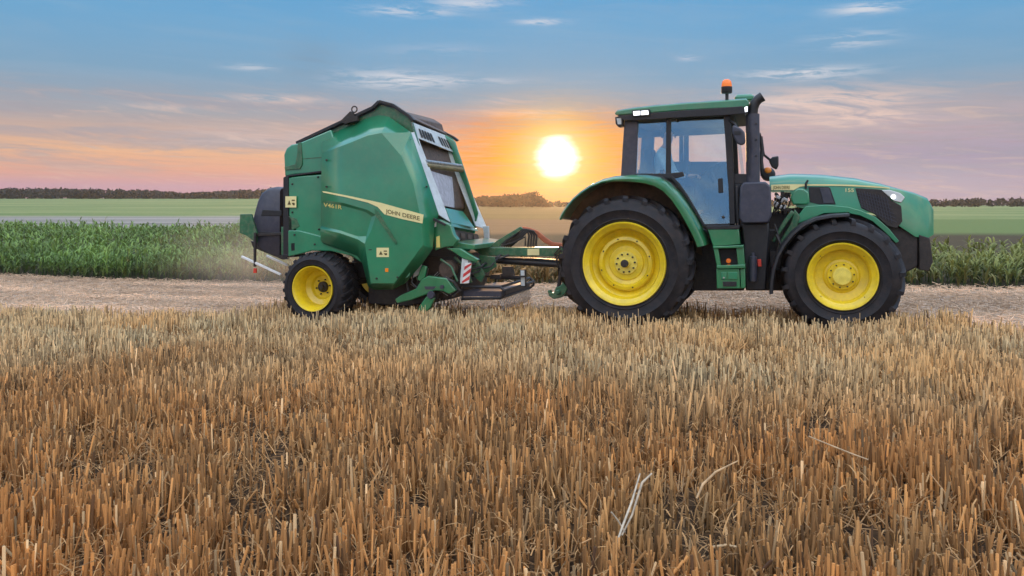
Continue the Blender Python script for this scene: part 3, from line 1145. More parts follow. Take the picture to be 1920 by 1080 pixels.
# lower side frame of the front, with the pale arch over the wheel
fr = MB()
side_poly(fr, [(1494, 420), (1498, 402), (1510, 387), (1550, 384), (1590, 388), (1615, 395), (1642, 407), (1668, 430), (1686, 452), (1680, 456), (1660, 436), (1636, 415), (1612, 404), (1592, 400), (1592, 398), (1545, 400), (1515, 412)], .07, .12)
tb(fr, 'front_frame', 'green_panel', bevel=.015)
fr = MB()
a_ = [P(x, y, .66) for x, y in [(1447, 452), (1452, 455), (1478, 415), (1490, 399), (1484, 394), (1470, 412)]]
fr.slab3(a_, (0, .10, 0))
a_ = [P(x, y, .72) for x, y in [(1456, 462), (1470, 468), (1494, 430), (1500, 405), (1490, 392), (1482, 420)]]
fr.slab3(a_, (0, .10, 0))
tb(fr, 'frame_strut', 'green_shade', bevel=.01)
# black block of engine and axle
en = MB()
en.slab([(1440, 400), (1500, 388), (1640, 404), (1722, 440), (1722, 500), (1640, 540), (1440, 545)], .95, .65)
en.slab([(1400, 430), (1470, 430), (1470, 545), (1400, 545)], .80, .95)
q0 = Vector((fc[0], .55, fc[2]))
en.tube([tuple(q0), (fc[0], 2.0, fc[2])], .13, 16)
q1 = Vector((rc[0], .5, rc[2]))
en.tube([tuple(q1), (rc[0], 2.05, rc[2])], .2, 16)
en.box((rc[0] + .6, 1.275, rc[2] - .05), (1.6, .5, .55))
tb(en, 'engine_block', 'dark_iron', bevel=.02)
en = MB()
random.seed(5)
for k in range(16):
    px, py = 1452 + random.random() * 26, 364 + random.random() * 34
    q = P(px, py, .86 + random.random() * .1)
    en.box(q, (.03 + random.random() * .06, .05, .02 + random.random() * .06))
for k in range(8):
    px = 1455 + 3.5 * k
    en.tube([P(px, 361 + 3 * (k % 3), .84), P(px + 4 * math.sin(k), 376, .82 + .01 * k), P(px - 10 + 4 * math.cos(k), 402, .84)], .010, 6)
tb(en, 'engine_hardware', 'dark_iron', bevel=.003)
en = MB()
for px, py, w_, h_ in ((1459, 370, .06, .04), (1467, 376, .03, .06), (1456, 384, .03, .07), (1473, 374, .07, .035), (1464, 388, .03, .05), (1472, 388, .025, .06), (1452, 380, .02, .05)):
    en.box(P(px, py, .80), (w_, .03, h_), Matrix.Rotation(.5, 3, 'Y'))
en2 = MB()
en2.slab([(1444, 470), (1500, 480), (1540, 500), (1540, 516), (1490, 505), (1444, 500)], .62, .3)
en2.tube([P(1450, 505, .55), P(1500, 515, .5), P(1560, 520, .5)], .03, 10)
en2.tube([P(1455, 440, .6), P(1470, 470, .55), P(1466, 500, .55), P(1480, 530, .55)], .018, 8)
en2.tube([P(1452, 420, .66), P(1462, 450, .62), P(1452, 490, .6), P(1458, 530, .6)], .014, 8)
tb(en2, 'axle_linkage', 'dark_iron', bevel=.008)
en2 = MB()
for k in range(6):
    en2.tube([P(1062 + 2 * k, 470 + 5 * k, 1.1 + .05 * k), P(1052 - k, 462 + 8 * k, 1.1 + .05 * k), P(1040 + 2 * k, 476 + 6 * k, 1.15), P(1048, 500 + 4 * k, 1.15 + .04 * k), P(1066, 512 + 4 * k, 1.2)], .014, 8)
tb(en2, 'rear_hoses', 'black_plastic')
en2 = MB()
for yy in (.78, 1.72):
    en2.tube([P(1046, 546, yy), P(1060, 470, yy), P(1085, 440, yy)], .028, 10)
en2.tube([P(1052, 500, .7), (P(1052, 500, .7)[0], 1.85, P(1052, 500, .7)[2])], .03, 10)
tb(en2, 'lift_rods', 'dark_iron')
tb(en, 'pipe_fittings', 'bare_steel', bevel=.006)
# front fenders
ff = [(1445, 552), (1446, 530), (1450, 505), (1458, 480), (1470, 458), (1486, 438), (1506, 421), (1530, 410), (1560, 404.5), (1593, 402.5)]
rings = []
for p in [P(x, y, .06) for x, y in ff]:
    dv = Vector((fc[0] - p[0], fc[2] - p[2])).normalized()
    rings.append([(p[0] + dv.x * k, y, p[2] + dv.y * k) for k, y in ((.02, .055), (-.008, .06), (-.016, .12), (-.02, .5), (.0, .5), (.004, .12), (.03, .07))])
ffm = MB().loft(rings)
tb(ffm, 'front_fender', 'black_plastic', smooth=40)
tb(ffm.mirror(), 'front_fender', 'black_plastic', smooth=40)
# steps
st = MB()
st.slab([(1327, 430), (1385, 430), (1388, 458), (1337, 462)], .16, .5)
st.slab([(1337, 463), (1346, 463), (1352, 500), (1344, 500)], .16, .5)
st.slab([(1380, 462), (1394, 462), (1397, 500), (1384, 500)], .16, .5)
st.slab([(1336, 462), (1394, 459.5), (1394, 465), (1337, 466)], .135, .5)
st.slab([(1343, 498), (1397, 496), (1398, 503), (1344, 504)], .135, .5)
st.slab([(1343, 504), (1386, 504), (1388, 541), (1344, 541)], .16, .5)
st.slab([(1388, 504), (1397, 504), (1398, 540), (1389, 541)], .17, .45)
stp = tb(st, 'step_box', 'green_paint', bevel=.008)
st = MB()
st.slab([(1347, 467), (1380, 466), (1384, 498), (1352, 499)], .42, .2)
tb(st, 'step_recess', 'black_plastic', stp, bevel=.003)
st = MB().slab([(1355, 528), (1381, 528), (1381, 537), (1356, 537)], .148, .02)
tb(st, 'box_slot', 'black_plastic', stp, bevel=.003)
st = MB().slab([(1324, 424), (1386, 423), (1386, 429), (1325, 430)], .15, .5)
tb(st, 'top_tread', 'black_plastic', stp, bevel=.003)
st = MB()
st.slab([(1352, 510), (1362, 510), (1362, 524), (1352, 524)], .150, .02)
st.slab([(1365, 510), (1383, 510), (1383, 524), (1365, 524)], .150, .02)
tb(st, 'box_lid', 'green_panel', stp, bevel=.005)
st = MB().lathe_y([(0, -.02), (.026, -.015), (.032, .0), (.03, .03)], 16, P(1366, 489, .40))
tb(st, 'marker_lamp', 'lit_amber', stp)
st = MB().lathe_y([(0, -.012), (.012, -.01), (.012, .02)], 10, P(1357, 521, .148))
tb(st, 'lid_catch', 'bare_steel', stp)
# rear hitch and drawbar
ht = MB()
hk = [(1026, 545), (1029, 555), (1038, 561), (1052, 558), (1061, 549), (1068, 530), (1057, 527), (1050, 536), (1042, 538), (1038, 549), (1033, 549), (1031, 543)]
ht.slab(hk, .75, .10)
ht.slab(hk, 1.7, .10)
ht.tube([P(1046, 548, .72), (P(1046, 548, .72)[0], 1.85, P(1046, 548, .72)[2])], .035, 12)
ht.slab([(1040, 550), (1100, 520), (1110, 540), (1060, 556)], 1.0, .5)
tb(ht, 'lower_link', 'green_shade', bevel=.012)
ht = MB()
ht.slab([(1060, 470), (1160, 440), (1170, 540), (1060, 520)], 1.0, .5)
tb(ht, 'hitch_frame', 'dark_iron', bevel=.012)
# front weights under the nose
fwt = MB()
for k in range(8):
    y0 = YC - .36 + k * .09
    fwt.loft([[(q[0], y0 + dy, q[2]) for q in [P(px, py, YC - .3) for px, py in [(1722, 440), (1742, 446), (1748, 490), (1740, 508), (1722, 505)]]] for dy in (0, .075)])
tb(fwt, 'front_weight', 'dark_iron', bevel=.01)

# ------------------------------------------------------------------ round baler
BO = (-4.2, 1.275, -0.10)
baler = thing('round_baler', 'green round baler on two wide tyres with a yellow side stripe, hitched behind the tractor', 'baler', to_world(BO), -TH)


def bl(p):
    return (p[0] - BO[0], p[1] - BO[1], p[2] - BO[2])


def bb_(mb, name, mat, parent=None, **kw):
    kw.setdefault('org', BO)
    return mb.build(name, mat, parent if parent is not None else baler, **kw)


# wheels
bc = P(585, 541.5, 0.0)
b_rim = [(.30, .5), (.29, .38), (.30, .2), (.325, .06), (.34, .02), (.338, -.002), (.325, .0), (.312, .02), (.285, .08), (.272, .15), (.262, .25), (.19, .29), (.165, .33), (.0, .33)]
b_hub = [(.085, .4), (.082, .30), (.07, .285), (.045, .28), (.042, .24), (.03, .232), (.0, .232)]
wb = wheel(baler, bl(bc), .545, .56, .325, b_rim, b_hub, 26, .022, .045, .16, 'dark_iron', [(6, .115, .325, .013, .022, .2)])
copy_wheel(wb, bl((bc[0], 2.55 - bc[1], bc[2])))

# main side panel, folded from one sheet
V = {
    'a0': (604.5, 261, .36), 'a1': (640, 244, .38), 'a2': (690, 222, .39), 'a3': (712, 217, .39), 'a4': (730, 220, .36), 'a5': (771, 249, .26),
    'b0': (604, 288, .14), 'b1': (648, 272, .13), 'b2': (690, 255, .13), 'b3': (716, 250, .14),
    'r1': (800, 335, .27), 'r2': (822, 402, .29), 'r3': (814, 420, .27), 'r4': (811, 465, .25),
    'q0': (752, 292, .125), 'q1': (775, 345, .115), 'q2': (789, 410, .115), 'q3': (793, 459, .12),
    's0': (603, 374, .115), 's1': (645, 380, .11), 's2': (690, 393, .11), 's3': (706, 403, .11), 's4': (698, 430, .11), 'm2': (685, 457, .115),
    'm1': (697, 530, .12), 'm0': (739, 530, .12), 't1': (672, 449, .115), 't2': (640, 438, .115), 't3': (602, 429, .115),
    'o0': (811, 466, .26), 'o1': (792, 493, .23), 'o2': (760, 530, .22), 'o3': (736, 542, .22), 'o4': (700, 542, .22), 'o5': (691, 536, .22), 'o6': (680, 492, .22), 'o7': (671, 479, .22), 'o8': (607, 456, .22),
    'o9': (602, 448, .22),
    'f0': (603, 379, .15), 'f1': (643, 385, .15), 'f2': (687, 397, .15), 'f3': (698, 406, .15), 'f4': (692, 428, .15), 'f5': (688, 443, .15), 'f6': (672, 444, .15), 'f7': (640, 433, .15), 'f8': (602, 424, .15),
}
keys = list(V)
ix = {k: i for i, k in enumerate(keys)}
faces = ['a0 a1 b1 b0', 'a1 a2 b2 b1', 'a2 a3 a4 b3 b2', 'a4 a5 b3', 'a5 q0 b3', 'a5 r1 q1 q0', 'r1 r2 q2 q1', 'r2 r3 r4 q3 q2',
         'b0 b1 s1 s0', 'b1 b2 s2 s1', 'b2 b3 q0 q1 s3 s2', 'q1 q2 m0 s4 s3', 'q2 q3 m0', 'm0 m1 m2 s4',
         's0 s1 f1 f0', 's1 s2 f2 f1', 's2 s3 f3 f2', 's3 s4 f4 f3', 's4 m2 f5 f4', 'm2 t1 f6 f5', 't1 t2 f7 f6', 't2 t3 f8 f7',
         'f0 f1 f7 f8', 'f1 f2 f6 f7', 'f2 f3 f4 f5 f6',
         't3 t2 o7 o8 o9', 't2 t1 o7', 't1 m2 o6 o7', 'm2 m1 o5 o6', 'm1 m0 o3 o4 o5', 'm0 q3 o1 o2 o3', 'q3 r4 o0 o1']
pan = MB().add([P(*V[k]) for k in keys], [tuple(ix[k] for k in f.split()) for f in faces])
panel = bb_(pan, 'side_panel', 'green_panel', solid=.025, smooth=13, bevel=.0)
pm2 = bb_(pan.mirror(1.12), 'side_panel', 'green_panel', solid=.025, smooth=24)
# groove running down from the recess
g = MB().slab([(702, 391), (709, 396), (745, 455), (742, 459), (704, 404)], .088, .006)
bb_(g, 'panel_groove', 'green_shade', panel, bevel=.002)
# stripe with the maker's lettering
g = MB().slab([(604, 358.5), (611, 359), (660, 368.5), (715, 380.5), (794, 402.5), (792, 419), (755, 411), (721, 402), (708, 388), (690, 380), (650, 370), (606, 361)], .092, .004)
stripe = bb_(g, 'side_stripe', 'decal_yellow', panel)
g = MB()
text_between(g, "JOHN", (724, 399.5), (750, 405.2), .089, 7.5)
bb_(g, 'lettering', 'decal_dark', stripe)
g = MB()
text_between(g, "DEERE", (754, 406.2), (787, 413.5), .089, 7.5)
bb_(g, 'lettering', 'decal_dark', stripe)
g = MB()
text_between(g, "V461R", (607, 387.5), (641, 392.5), .128, 7.5)
bb_(g, 'model_number', 'decal_gold', panel)


def sticker(px, y, name='warning_sticker', parent=None):
    x0, y0, x1, y1 = px
    s = MB().slab([(x0, y0), (x1, y0), (x1, y1), (x0, y1)], y, .004)
    o = bb_(s, name, 'decal_yellow', parent)
    d = MB()
    w, h = x1 - x0, y1 - y0
    d.slab([(x0 + w * .2, y0 + h * .75), (x0 + w * .35, y0 + h * .35), (x0 + w * .5, y0 + h * .75)], y - .003, .002)
    d.slab([(x0 + w * .58, y0 + h * .3), (x0 + w * .85, y0 + h * .3), (x0 + w * .85, y0 + h * .42), (x0 + w * .58, y0 + h * .42)], y - .003, .002)
    d.slab([(x0 + w * .58, y0 + h * .58), (x0 + w * .85, y0 + h * .58), (x0 + w * .85, y0 + h * .8), (x0 + w * .7, y0 + h * .8)], y - .003, .002)
    bb_(d, 'sticker_symbol', 'decal_dark', o)


sticker((706, 464.5, 729, 482), .100, parent=panel)
g = MB().slab([(722, 503), (728, 503), (728, 510), (722, 510)], .102, .01)
bb_(g, 'side_reflector', 'orange_lens', panel, bevel=.002)
g = MB().slab([(691, 467.5), (697, 467), (697, 469), (691, 469.5)], .103, .008)
bb_(g, 'panel_latch', 'black_plastic', panel)

# tailgate side, set back behind the panel
tg = MB()
tg.slab([(532, 290), (537, 278), (546, 271), (560, 268.5), (620, 243), (640, 300), (640, 322), (555, 327), (534, 331)], .30, .08)
tg.slab([(540, 333), (560, 330), (640, 324), (640, 452), (606, 446), (556, 438), (548, 410), (541, 405)], .27, .08)
tail = bb_(tg, 'tailgate_side', 'green_panel', bevel=.02)
bb_(tg.mirror(), 'tailgate_side', 'green_panel', bevel=.02)
g = MB()
g.slab([(558, 268), (564, 267), (567, 308), (562, 317), (534, 319), (533, 313), (553, 308), (557, 290)], .283, .02)
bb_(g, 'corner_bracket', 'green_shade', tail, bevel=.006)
g = MB().slab([(531, 333), (540, 328), (605, 319.5), (605, 323), (541, 331), (540.5, 404), (547, 412), (548, 480), (531, 480)], .262, .1)
bb_(g, 'tailgate_gap', 'black_plastic', tail, bevel=.004)
g = MB().slab([(541, 405), (556, 410), (562, 424), (548, 432), (541, 430)], .262, .02)
bb_(g, 'tailgate_hinge', 'green_shade', tail, bevel=.006)
g = MB().slab([(567, 297), (605, 294), (605, 296), (567, 299)], .298, .01)
bb_(g, 'panel_crease', 'green_shade', tail)
sticker((535, 368, 555.5, 389), .24, parent=tail)
# mudguard over the tyre
g = MB()
g.slab([(540, 432), (560, 432), (602, 443), (606, 452), (672, 476), (690, 500), (660, 480), (620, 471), (585, 470), (556, 478), (540, 481)], .235, .45)
bb_(g, 'mudguard', 'green_panel', bevel=.012)
bb_(g.mirror(), 'mudguard', 'green_panel', bevel=.012)
g = MB()
g.slab([(527, 425), (541, 428), (546, 482), (527, 478)], .33, .1)
g.slab([(540, 450), (552, 448), (556, 476), (541, 478)], .25, .08)
bb_(g, 'rear_post', 'green_shade', bevel=.008)
g = MB()
g.slab([(545, 456), (553, 455), (553, 470), (546, 471)], .235, .02)
g.slab([(529, 477), (553, 477), (553, 482), (530, 482)], .25, .3)
bb_(g, 'rear_latch', 'black_plastic', bevel=.004)

# chamber walls, roof and rear drum cover


def lower_far(mb):
    mb.v = [(x, y, z if z < 2.2 else 2.2 + (z - 2.2) * .78) for x, y, z in mb.v]
    return mb


core = [(545, 272), (560, 268), (640, 232), (700, 204), (712, 191), (737, 198), (770, 222), (822, 400), (812, 440), (800, 470), (760, 510), (690, 500), (640, 470), (548, 470)]
ch = MB()
ch.slab(core, .42, .06)
bb_(ch, 'chamber_wall', 'green_shade', bevel=.006)
bb_(lower_far(ch.mirror()), 'chamber_wall', 'green_shade', bevel=.006)
ch = MB()
ch.slab([(546, 276), (560, 272), (640, 236), (700, 209), (712, 197), (733, 203), (750, 214), (760, 250), (788, 330), (800, 390), (780, 430), (740, 470), (690, 490), (600, 462), (548, 462)], .46, 1.63)
bb_(ch, 'bale_chamber', 'brown_shield', bevel=.01)
ch = MB()
rail = [P(557, 268.5, .395), P(640, 229.5, .395), P(662, 220, .395), P(700, 202, .395), P(712, 190.5, .395)]
for p, q in zip(rail[:-1], rail[1:]):
    ch.bar(p, q, .07, .05)
rail2 = [P(712, 190.5, .395), P(737, 197, .395), P(768, 218, .395), P(776, 227, .395)]
for p, q in zip(rail2[:-1], rail2[1:]):
    ch.bar(p, q, .07, .045)
for v in [list(ch.v)]:
    pass
bb_(ch, 'top_rail', 'black_plastic', bevel=.006)
bb_(lower_far(ch.mirror()), 'top_rail', 'black_plastic', bevel=.006)
roofp = [P(*q, .40) for q in [(540, 276), (557, 269.5), (640, 231), (700, 204), (712, 192), (737, 198.5), (776, 228)]]
ch = MB().loft([[(p[0], .41, p[2]), (p[0], 2.14, 2.2 + (p[2] - 2.2) * .78), (p[0], 2.14, 2.17 + (p[2] - 2.2) * .78), (p[0], .41, p[2] - .03)] for p in roofp[:-1]])
bb_(ch, 'roof_sheet', 'grey_plastic', bevel=.004)
# knob of the tailgate cylinder on the top edge
ch = MB()
q = P(655, 219, .36)
ch.bar(P(645, 230, .36), P(662, 213, .36), .08, .09)
ch.bar(P(652, 226, .34), P(672, 222, .34), .07, .08)
ring = [tuple(Vector(P(664.5, 205, .36)) + Vector((.045 * math.cos(a_), 0, .045 * math.sin(a_)))) for a_ in [2 * math.pi * k / 16 for k in range(17)]]
ch.tube(ring, .012, 6)
ch.tube([P(661, 213, .36), P(663, 209.5, .36)], .02, 6)
for k in range(5):
    ch.box(P(646 + 4 * k, 228 - 3 * k + (k % 2) * 4, .33), (.05, .04, .05))
bb_(ch, 'hose_bracket', 'dark_iron', bevel=.004)
ch = MB()
dp = [(531, 352), (519, 350), (506, 352), (494, 360), (486, 376), (481, 394), (477, 410), (477, 432), (482, 455), (492, 470), (512, 480), (530, 484)]
pr = [P(a_, b_, .55) for a_, b_ in dp]
rings = []
for y, k in ((.46, .90), (.50, .97), (.58, 1.0), (1.97, 1.0), (2.05, .97), (2.09, .90)):
    cx_, cz_ = pr[0][0], (pr[0][2] + pr[-1][2]) / 2
    rings.append([(cx_ + (p[0] - cx_) * k, y, cz_ + (p[2] - cz_) * k) for p in pr])
ch.loft(rings)
drum = bb_(ch, 'rear_drum_cover', 'grey_plastic', smooth=50)
ch = MB()
for a_ in ((492, 393, 528, 405), (486, 434, 530, 440)):
    ch = MB()
    ch.slab([(a_[0], a_[1]), (a_[2], a_[1] + 2), (a_[2], a_[3]), (a_[0] - 3, a_[3])], .452, .03)
    bb_(ch, 'cover_band', 'black_plastic', drum, bevel=.006)

# rear light bracket and ramp bars
ch = MB()
ch.slab([(449.5, 401.5), (470.5, 401), (473, 412), (481, 436), (480, 456), (472, 450), (462, 442), (449, 437)], .42, .05)
lb_ = bb_(ch, 'light_bracket', 'green_shade', bevel=.008)
bb_(ch.mirror(), 'light_bracket', 'green_shade', bevel=.008)
ch = MB()
ch.bar(P(478.5, 436, .40), P(478, 500, .40), .035, .035, up=(0, 1, 0))
ch.bar(P(478, 441, .45), P(530, 438, .45), .04, .04)
ch.slab([(470, 452), (480, 455), (540, 486), (530, 487), (474, 464)], .47, .05)
bb_(ch, 'bracket_arm', 'dark_iron', bevel=.004)
ch = MB().slab([(475, 503), (480, 503), (480, 512), (474.5, 512)], .395, .03)
bb_(ch, 'tail_reflector', 'red_lens', bevel=.004)
for yy, pa, pb in ((.40, (453, 481), (527, 515)), (1.1, (500, 479.5), (540, 498))):
    ch = MB().bar(P(pa[0], pa[1], yy), P(pb[0], pb[1], yy), .035, .035)
    bb_(ch, 'ramp_bar', 'white_paint', bevel=.006)

# front frame: pale flanges, plate with slots, inside of the opening
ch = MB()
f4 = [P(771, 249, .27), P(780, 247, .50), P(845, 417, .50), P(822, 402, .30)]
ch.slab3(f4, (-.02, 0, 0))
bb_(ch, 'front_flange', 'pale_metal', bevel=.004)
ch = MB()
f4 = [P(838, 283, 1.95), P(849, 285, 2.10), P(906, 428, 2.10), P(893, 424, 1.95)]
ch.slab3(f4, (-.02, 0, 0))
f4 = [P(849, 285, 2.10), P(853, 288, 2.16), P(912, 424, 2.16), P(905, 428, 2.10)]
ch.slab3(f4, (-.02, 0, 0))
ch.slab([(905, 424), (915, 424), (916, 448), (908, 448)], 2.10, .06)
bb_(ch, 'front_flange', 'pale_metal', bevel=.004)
q4 = [Vector(P(772, 228.5, .42)), Vector(P(836, 254, 2.0)), Vector(P(851, 286, 2.06)), Vector(P(779, 257, .42))]
ch = MB().slab3(q4, (-.025, 0, 0))
plate = bb_(ch, 'front_plate', 'pale_metal', bevel=.004)


def bil(u, v, off=0.0):
    p = q4[0] * (1 - u) * (1 - v) + q4[1] * u * (1 - v) + q4[2] * u * v + q4[3] * (1 - u) * v
    n = (q4[1] - q4[0]).cross(q4[3] - q4[0]).normalized()
    if n.x < 0:
        n = -n
    return p + n * off


ch = MB()
for u0 in (.14, .215, .29, .365, .44, .68, .76, .84, .92):
    ch = MB()
    ch.slab3([bil(u0, .30, .006), bil(u0 + .045, .30, .006), bil(u0 + .06, .84, .006), bil(u0 + .015, .84, .006)], (-.004, 0, 0))
    bb_(ch, 'plate_slot', 'dark_iron', plate)
ch = MB()
r4 = [P(735, 198, .42), P(768, 219, .42), P(838, 251, 2.06), P(826, 242, 2.06), P(803, 236, 1.7)]
ch.slab3(r4, (-.01, 0, -.025))
ch.slab3([P(800, 238, 1.2), P(826, 243, 2.0), P(838, 255, 2.05), P(832, 258, 2.0)], (-.05, 0, -.01))
bb_(ch, 'front_hood', 'brown_shield', bevel=.01)


def across(mb, px, py, y0, y1, r, n=16):
    """roller across the machine seen at (px,py) at its near end"""
    p = P(px, py, y0)
    mb.tube([p, (p[0], y1, p[2])], r, n)


ch = MB()
across(ch, 797, 303, .47, 1.93, .032)
bb_(ch, 'upper_roller', 'bare_steel')
ch = MB()
across(ch, 799, 311, .47, 1.93, .042)
bb_(ch, 'lower_roller', 'olive_wall')
ch = MB()
b4 = [P(806, 320, .52), P(848, 332, 1.62), P(853, 390, 1.62), P(833, 386, .52)]
ch.slab3(b4, (-.03, 0, 0))
bb_(ch, 'belt_sheet', 'belt', bevel=.004)
ch = MB()
ch.slab([(780, 262), (844, 292), (894, 430), (846, 424), (800, 400), (780, 300)], 2.06, .03)
bb_(ch, 'inner_wall', 'olive_wall')
ch = MB()
lg = [P(836, 390, .60), P(868, 396, 1.62), P(890, 427, 1.62), P(846, 418, .60)]
ch.slab3(lg, (-.03, 0, 0))
lg = [P(846, 418, .56), P(893, 428, 1.9), P(898, 434, 1.9), P(848, 425, .56)]
ch.slab3(lg, (-.03, 0, 0))
bb_(ch, 'lower_guard', 'green_panel', bevel=.006)
ch = MB()
lg = [P(845, 429, .5), P(897, 439, 2.0), P(899, 455, 2.0), P(846, 447, .5)]
ch.slab3(lg, (-.06, 0, 0))
sh = bb_(ch, 'crop_shield', 'dark_iron', bevel=.006)
ch = MB()
L0, L1, L2, L3 = [Vector(p) for p in lg]
for k in range(4):
    a0, a1 = .08 + k * .235, .22 + k * .235
    e = [L0.lerp(L1, a0) * .75 + L3.lerp(L2, a0) * .25, L0.lerp(L1, a1) * .75 + L3.lerp(L2, a1) * .25, L0.lerp(L1, a1) * .25 + L3.lerp(L2, a1) * .75, L0.lerp(L1, a0) * .25 + L3.lerp(L2, a0) * .75]
    ch = MB()
    ch.slab3([tuple(v + Vector((.012, 0, 0))) for v in e], (-.01, 0, 0))
    bb_(ch, 'shield_window', 'brown_shield', sh)
# front lower knuckle beside the panel
ch = MB()
ch.slab([(814, 409), (826, 412), (845, 423), (850, 440), (858, 450), (850, 462), (835, 463), (815, 470), (812, 440)], .32, .12)
kn = bb_(ch, 'front_knuckle', 'green_paint', bevel=.012)
ch = MB()
ch.slab([(802, 409), (812, 408), (836, 420), (834, 424), (816, 415)], .235, .03)
bb_(ch, 'panel_hook', 'black_plastic', kn, bevel=.003)
ch = MB().slab([(813, 416), (817, 416), (817, 425), (813, 426)], .29, .02)
bb_(ch, 'hook_pin', 'white_paint', kn)
ch = MB().slab([(818, 444), (824, 442), (825, 464), (818, 464)], .30, .01)
bb_(ch, 'yellow_tag', 'decal_gold', kn)
ch = MB()
ch.slab([(848, 453), (870, 456), (890, 459), (890, 468), (850, 467)], .5, 1.5)
ch.slab([(836, 465), (862, 466), (897, 487), (893, 492), (868, 485), (852, 474)], .34, .08)
bb_(ch, 'front_crossbeam', 'green_paint', bevel=.01)
ch = MB()
ch.slab([(866, 484), (878, 486), (874, 532), (862, 532)], .36, .1)
bb_(ch, 'side_stay', 'pale_metal', bevel=.006)

# dark machinery under the chamber and the pick-up
ch = MB()
ch.slab([(690, 490), (780, 470), (806, 480), (860, 478), (866, 520), (850, 560), (760, 575), (690, 570)], .62, 1.3)
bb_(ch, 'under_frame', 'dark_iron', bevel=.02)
ch = MB()
across(ch, 838, 505, .5, 2.05, .13, 20)
bb_(ch, 'feed_rotor', 'brown_shield')
ch = MB()
pc = P(800, 545, .4)
ch.tube([pc, (pc[0], 2.15, pc[2])], .20, 24)
pk = bb_(ch, 'pickup_reel', 'dark_iron')
ch = MB()
for k in range(26):
    y = .45 + k * .065
    for j in range(5):
        a_ = j * 2 * math.pi / 5 + (k % 2) * .6
        p = Vector((pc[0] + .19 * math.cos(a_), y, pc[2] + .19 * math.sin(a_)))
        q = p + Vector((.14 * math.cos(a_ - .5), 0, .14 * math.sin(a_ - .5)))
        ch.tube([p, q], .006, 4)
tn = bb_(ch, 'reel_tines', 'bare_steel', pk)
tn['kind'] = 'stuff'
ch = MB()
arm = [(740, 561), (752, 553), (780, 541), (790, 524), (803, 517), (838, 522), (846, 534), (855, 545), (842, 552), (830, 546), (815, 545), (800, 552), (770, 563), (744, 569)]
ch.slab(arm, .26, .09)
ch.slab([(781, 524), (790, 497), (800, 500), (796, 520), (788, 528)], .30, .05)
pa_ = bb_(ch, 'pickup_arm', 'green_paint', bevel=.014)
ch = MB()
ch.slab([(798, 557), (806, 552), (814, 560), (806, 578), (794, 590), (780, 590), (786, 574)], .24, .07)
bb_(ch, 'pickup_foot', 'green_paint', pa_, bevel=.014)
ch = MB()
ch.lathe_y([(0, -.03), (.05, -.03), (.06, 0), (.05, .03)], 16, P(808, 553, .24))
ch.lathe_y([(0, -.02), (.03, -.02), (.03, .02)], 12, P(829, 538, .25))
ch.slab([(795, 537), (818, 537), (812, 543), (798, 543)], .255, .01)
bb_(ch, 'arm_pivot', 'grey_plastic', pa_)
ch = MB()
ch.slab([(772, 497), (788, 496), (790, 512), (770, 523)], .34, .06)
bb_(ch, 'guard_sheet', 'pale_metal', bevel=.006)
ch = MB()
ch.tube([P(766, 500, .32), P(762, 530, .30), P(766, 548, .32)], .02, 8)
ch.tube([P(775, 505, .33), P(772, 530, .31), P(790, 548, .3)], .015, 8)
bb_(ch, 'pickup_hose', 'hose_rubber')
ch = MB()
ch.tube([P(834, 520, .3), P(850, 528, .26), P(862, 545, .3), P(850, 556, .3)], .022, 8)
bb_(ch, 'pickup_hose', 'hose_rubber')
# wind guard
ch = MB()
wg = [(868, 538, .5), (938, 538, .5), (946, 545, .5), (946, 552, .5), (938, 559, .5), (866, 560, .5)]
pts = [P(*q) for q in wg]
back = [(p[0], 2.0, p[2]) for p in pts]
ch.tube(pts + [pts[0]], .022, 8)
ch.tube(back + [back[0]], .022, 8)
for i in (1, 2, 4):
    ch.tube([pts[i], back[i]], .02, 8)
bb_(ch, 'wind_guard', 'black_plastic')
ch = MB()
p0, p1 = P(868, 546, .52), P(940, 546, .52)
p2, p3 = P(868, 556, .52), P(940, 556, .52)
ch.loft([[p0, p1, p3, p2], [(p0[0], 1.98, p0[2]), (p1[0], 1.98, p1[2]), (p3[0], 1.98, p3[2]), (p2[0], 1.98, p2[2])]])
bb_(ch, 'wind_guard_plate', 'grey_plastic', bevel=.006)
ch = MB()
for k in range(22):
    y = .5 + k * .07
    a_ = P(936, 560, .5)
    ch.tube([(a_[0], y, a_[2]), (a_[0] + .05, y, a_[2] - .12), (a_[0] + .0, y, a_[2] - .2)], .006, 4)
bb_(ch, 'guard_tines', 'bare_steel')
# red and white board
ch = MB()
bx = [(872, 493), (884, 493), (879, 531), (866, 531)]
ch.slab(bx, .30, .015)
wbd = bb_(ch, 'warning_board', 'white_paint', bevel=.002)
ch = MB()


def bxp(u, v):
    x = bx[0][0] * (1 - u) * (1 - v) + bx[1][0] * u * (1 - v) + bx[2][0] * u * v + bx[3][0] * (1 - u) * v
    y_ = bx[0][1] * (1 - u) * (1 - v) + bx[1][1] * u * (1 - v) + bx[2][1] * u * v + bx[3][1] * (1 - u) * v
    return (x, y_)


for v0 in (.0, .36, .72):
    ch.slab([bxp(0, v0 + .18), bxp(1, max(0, v0 - .1)), bxp(1, v0 + .1), bxp(0, min(1, v0 + .36))], .296, .003)
bb_(ch, 'board_stripe', 'red_paint', wbd)

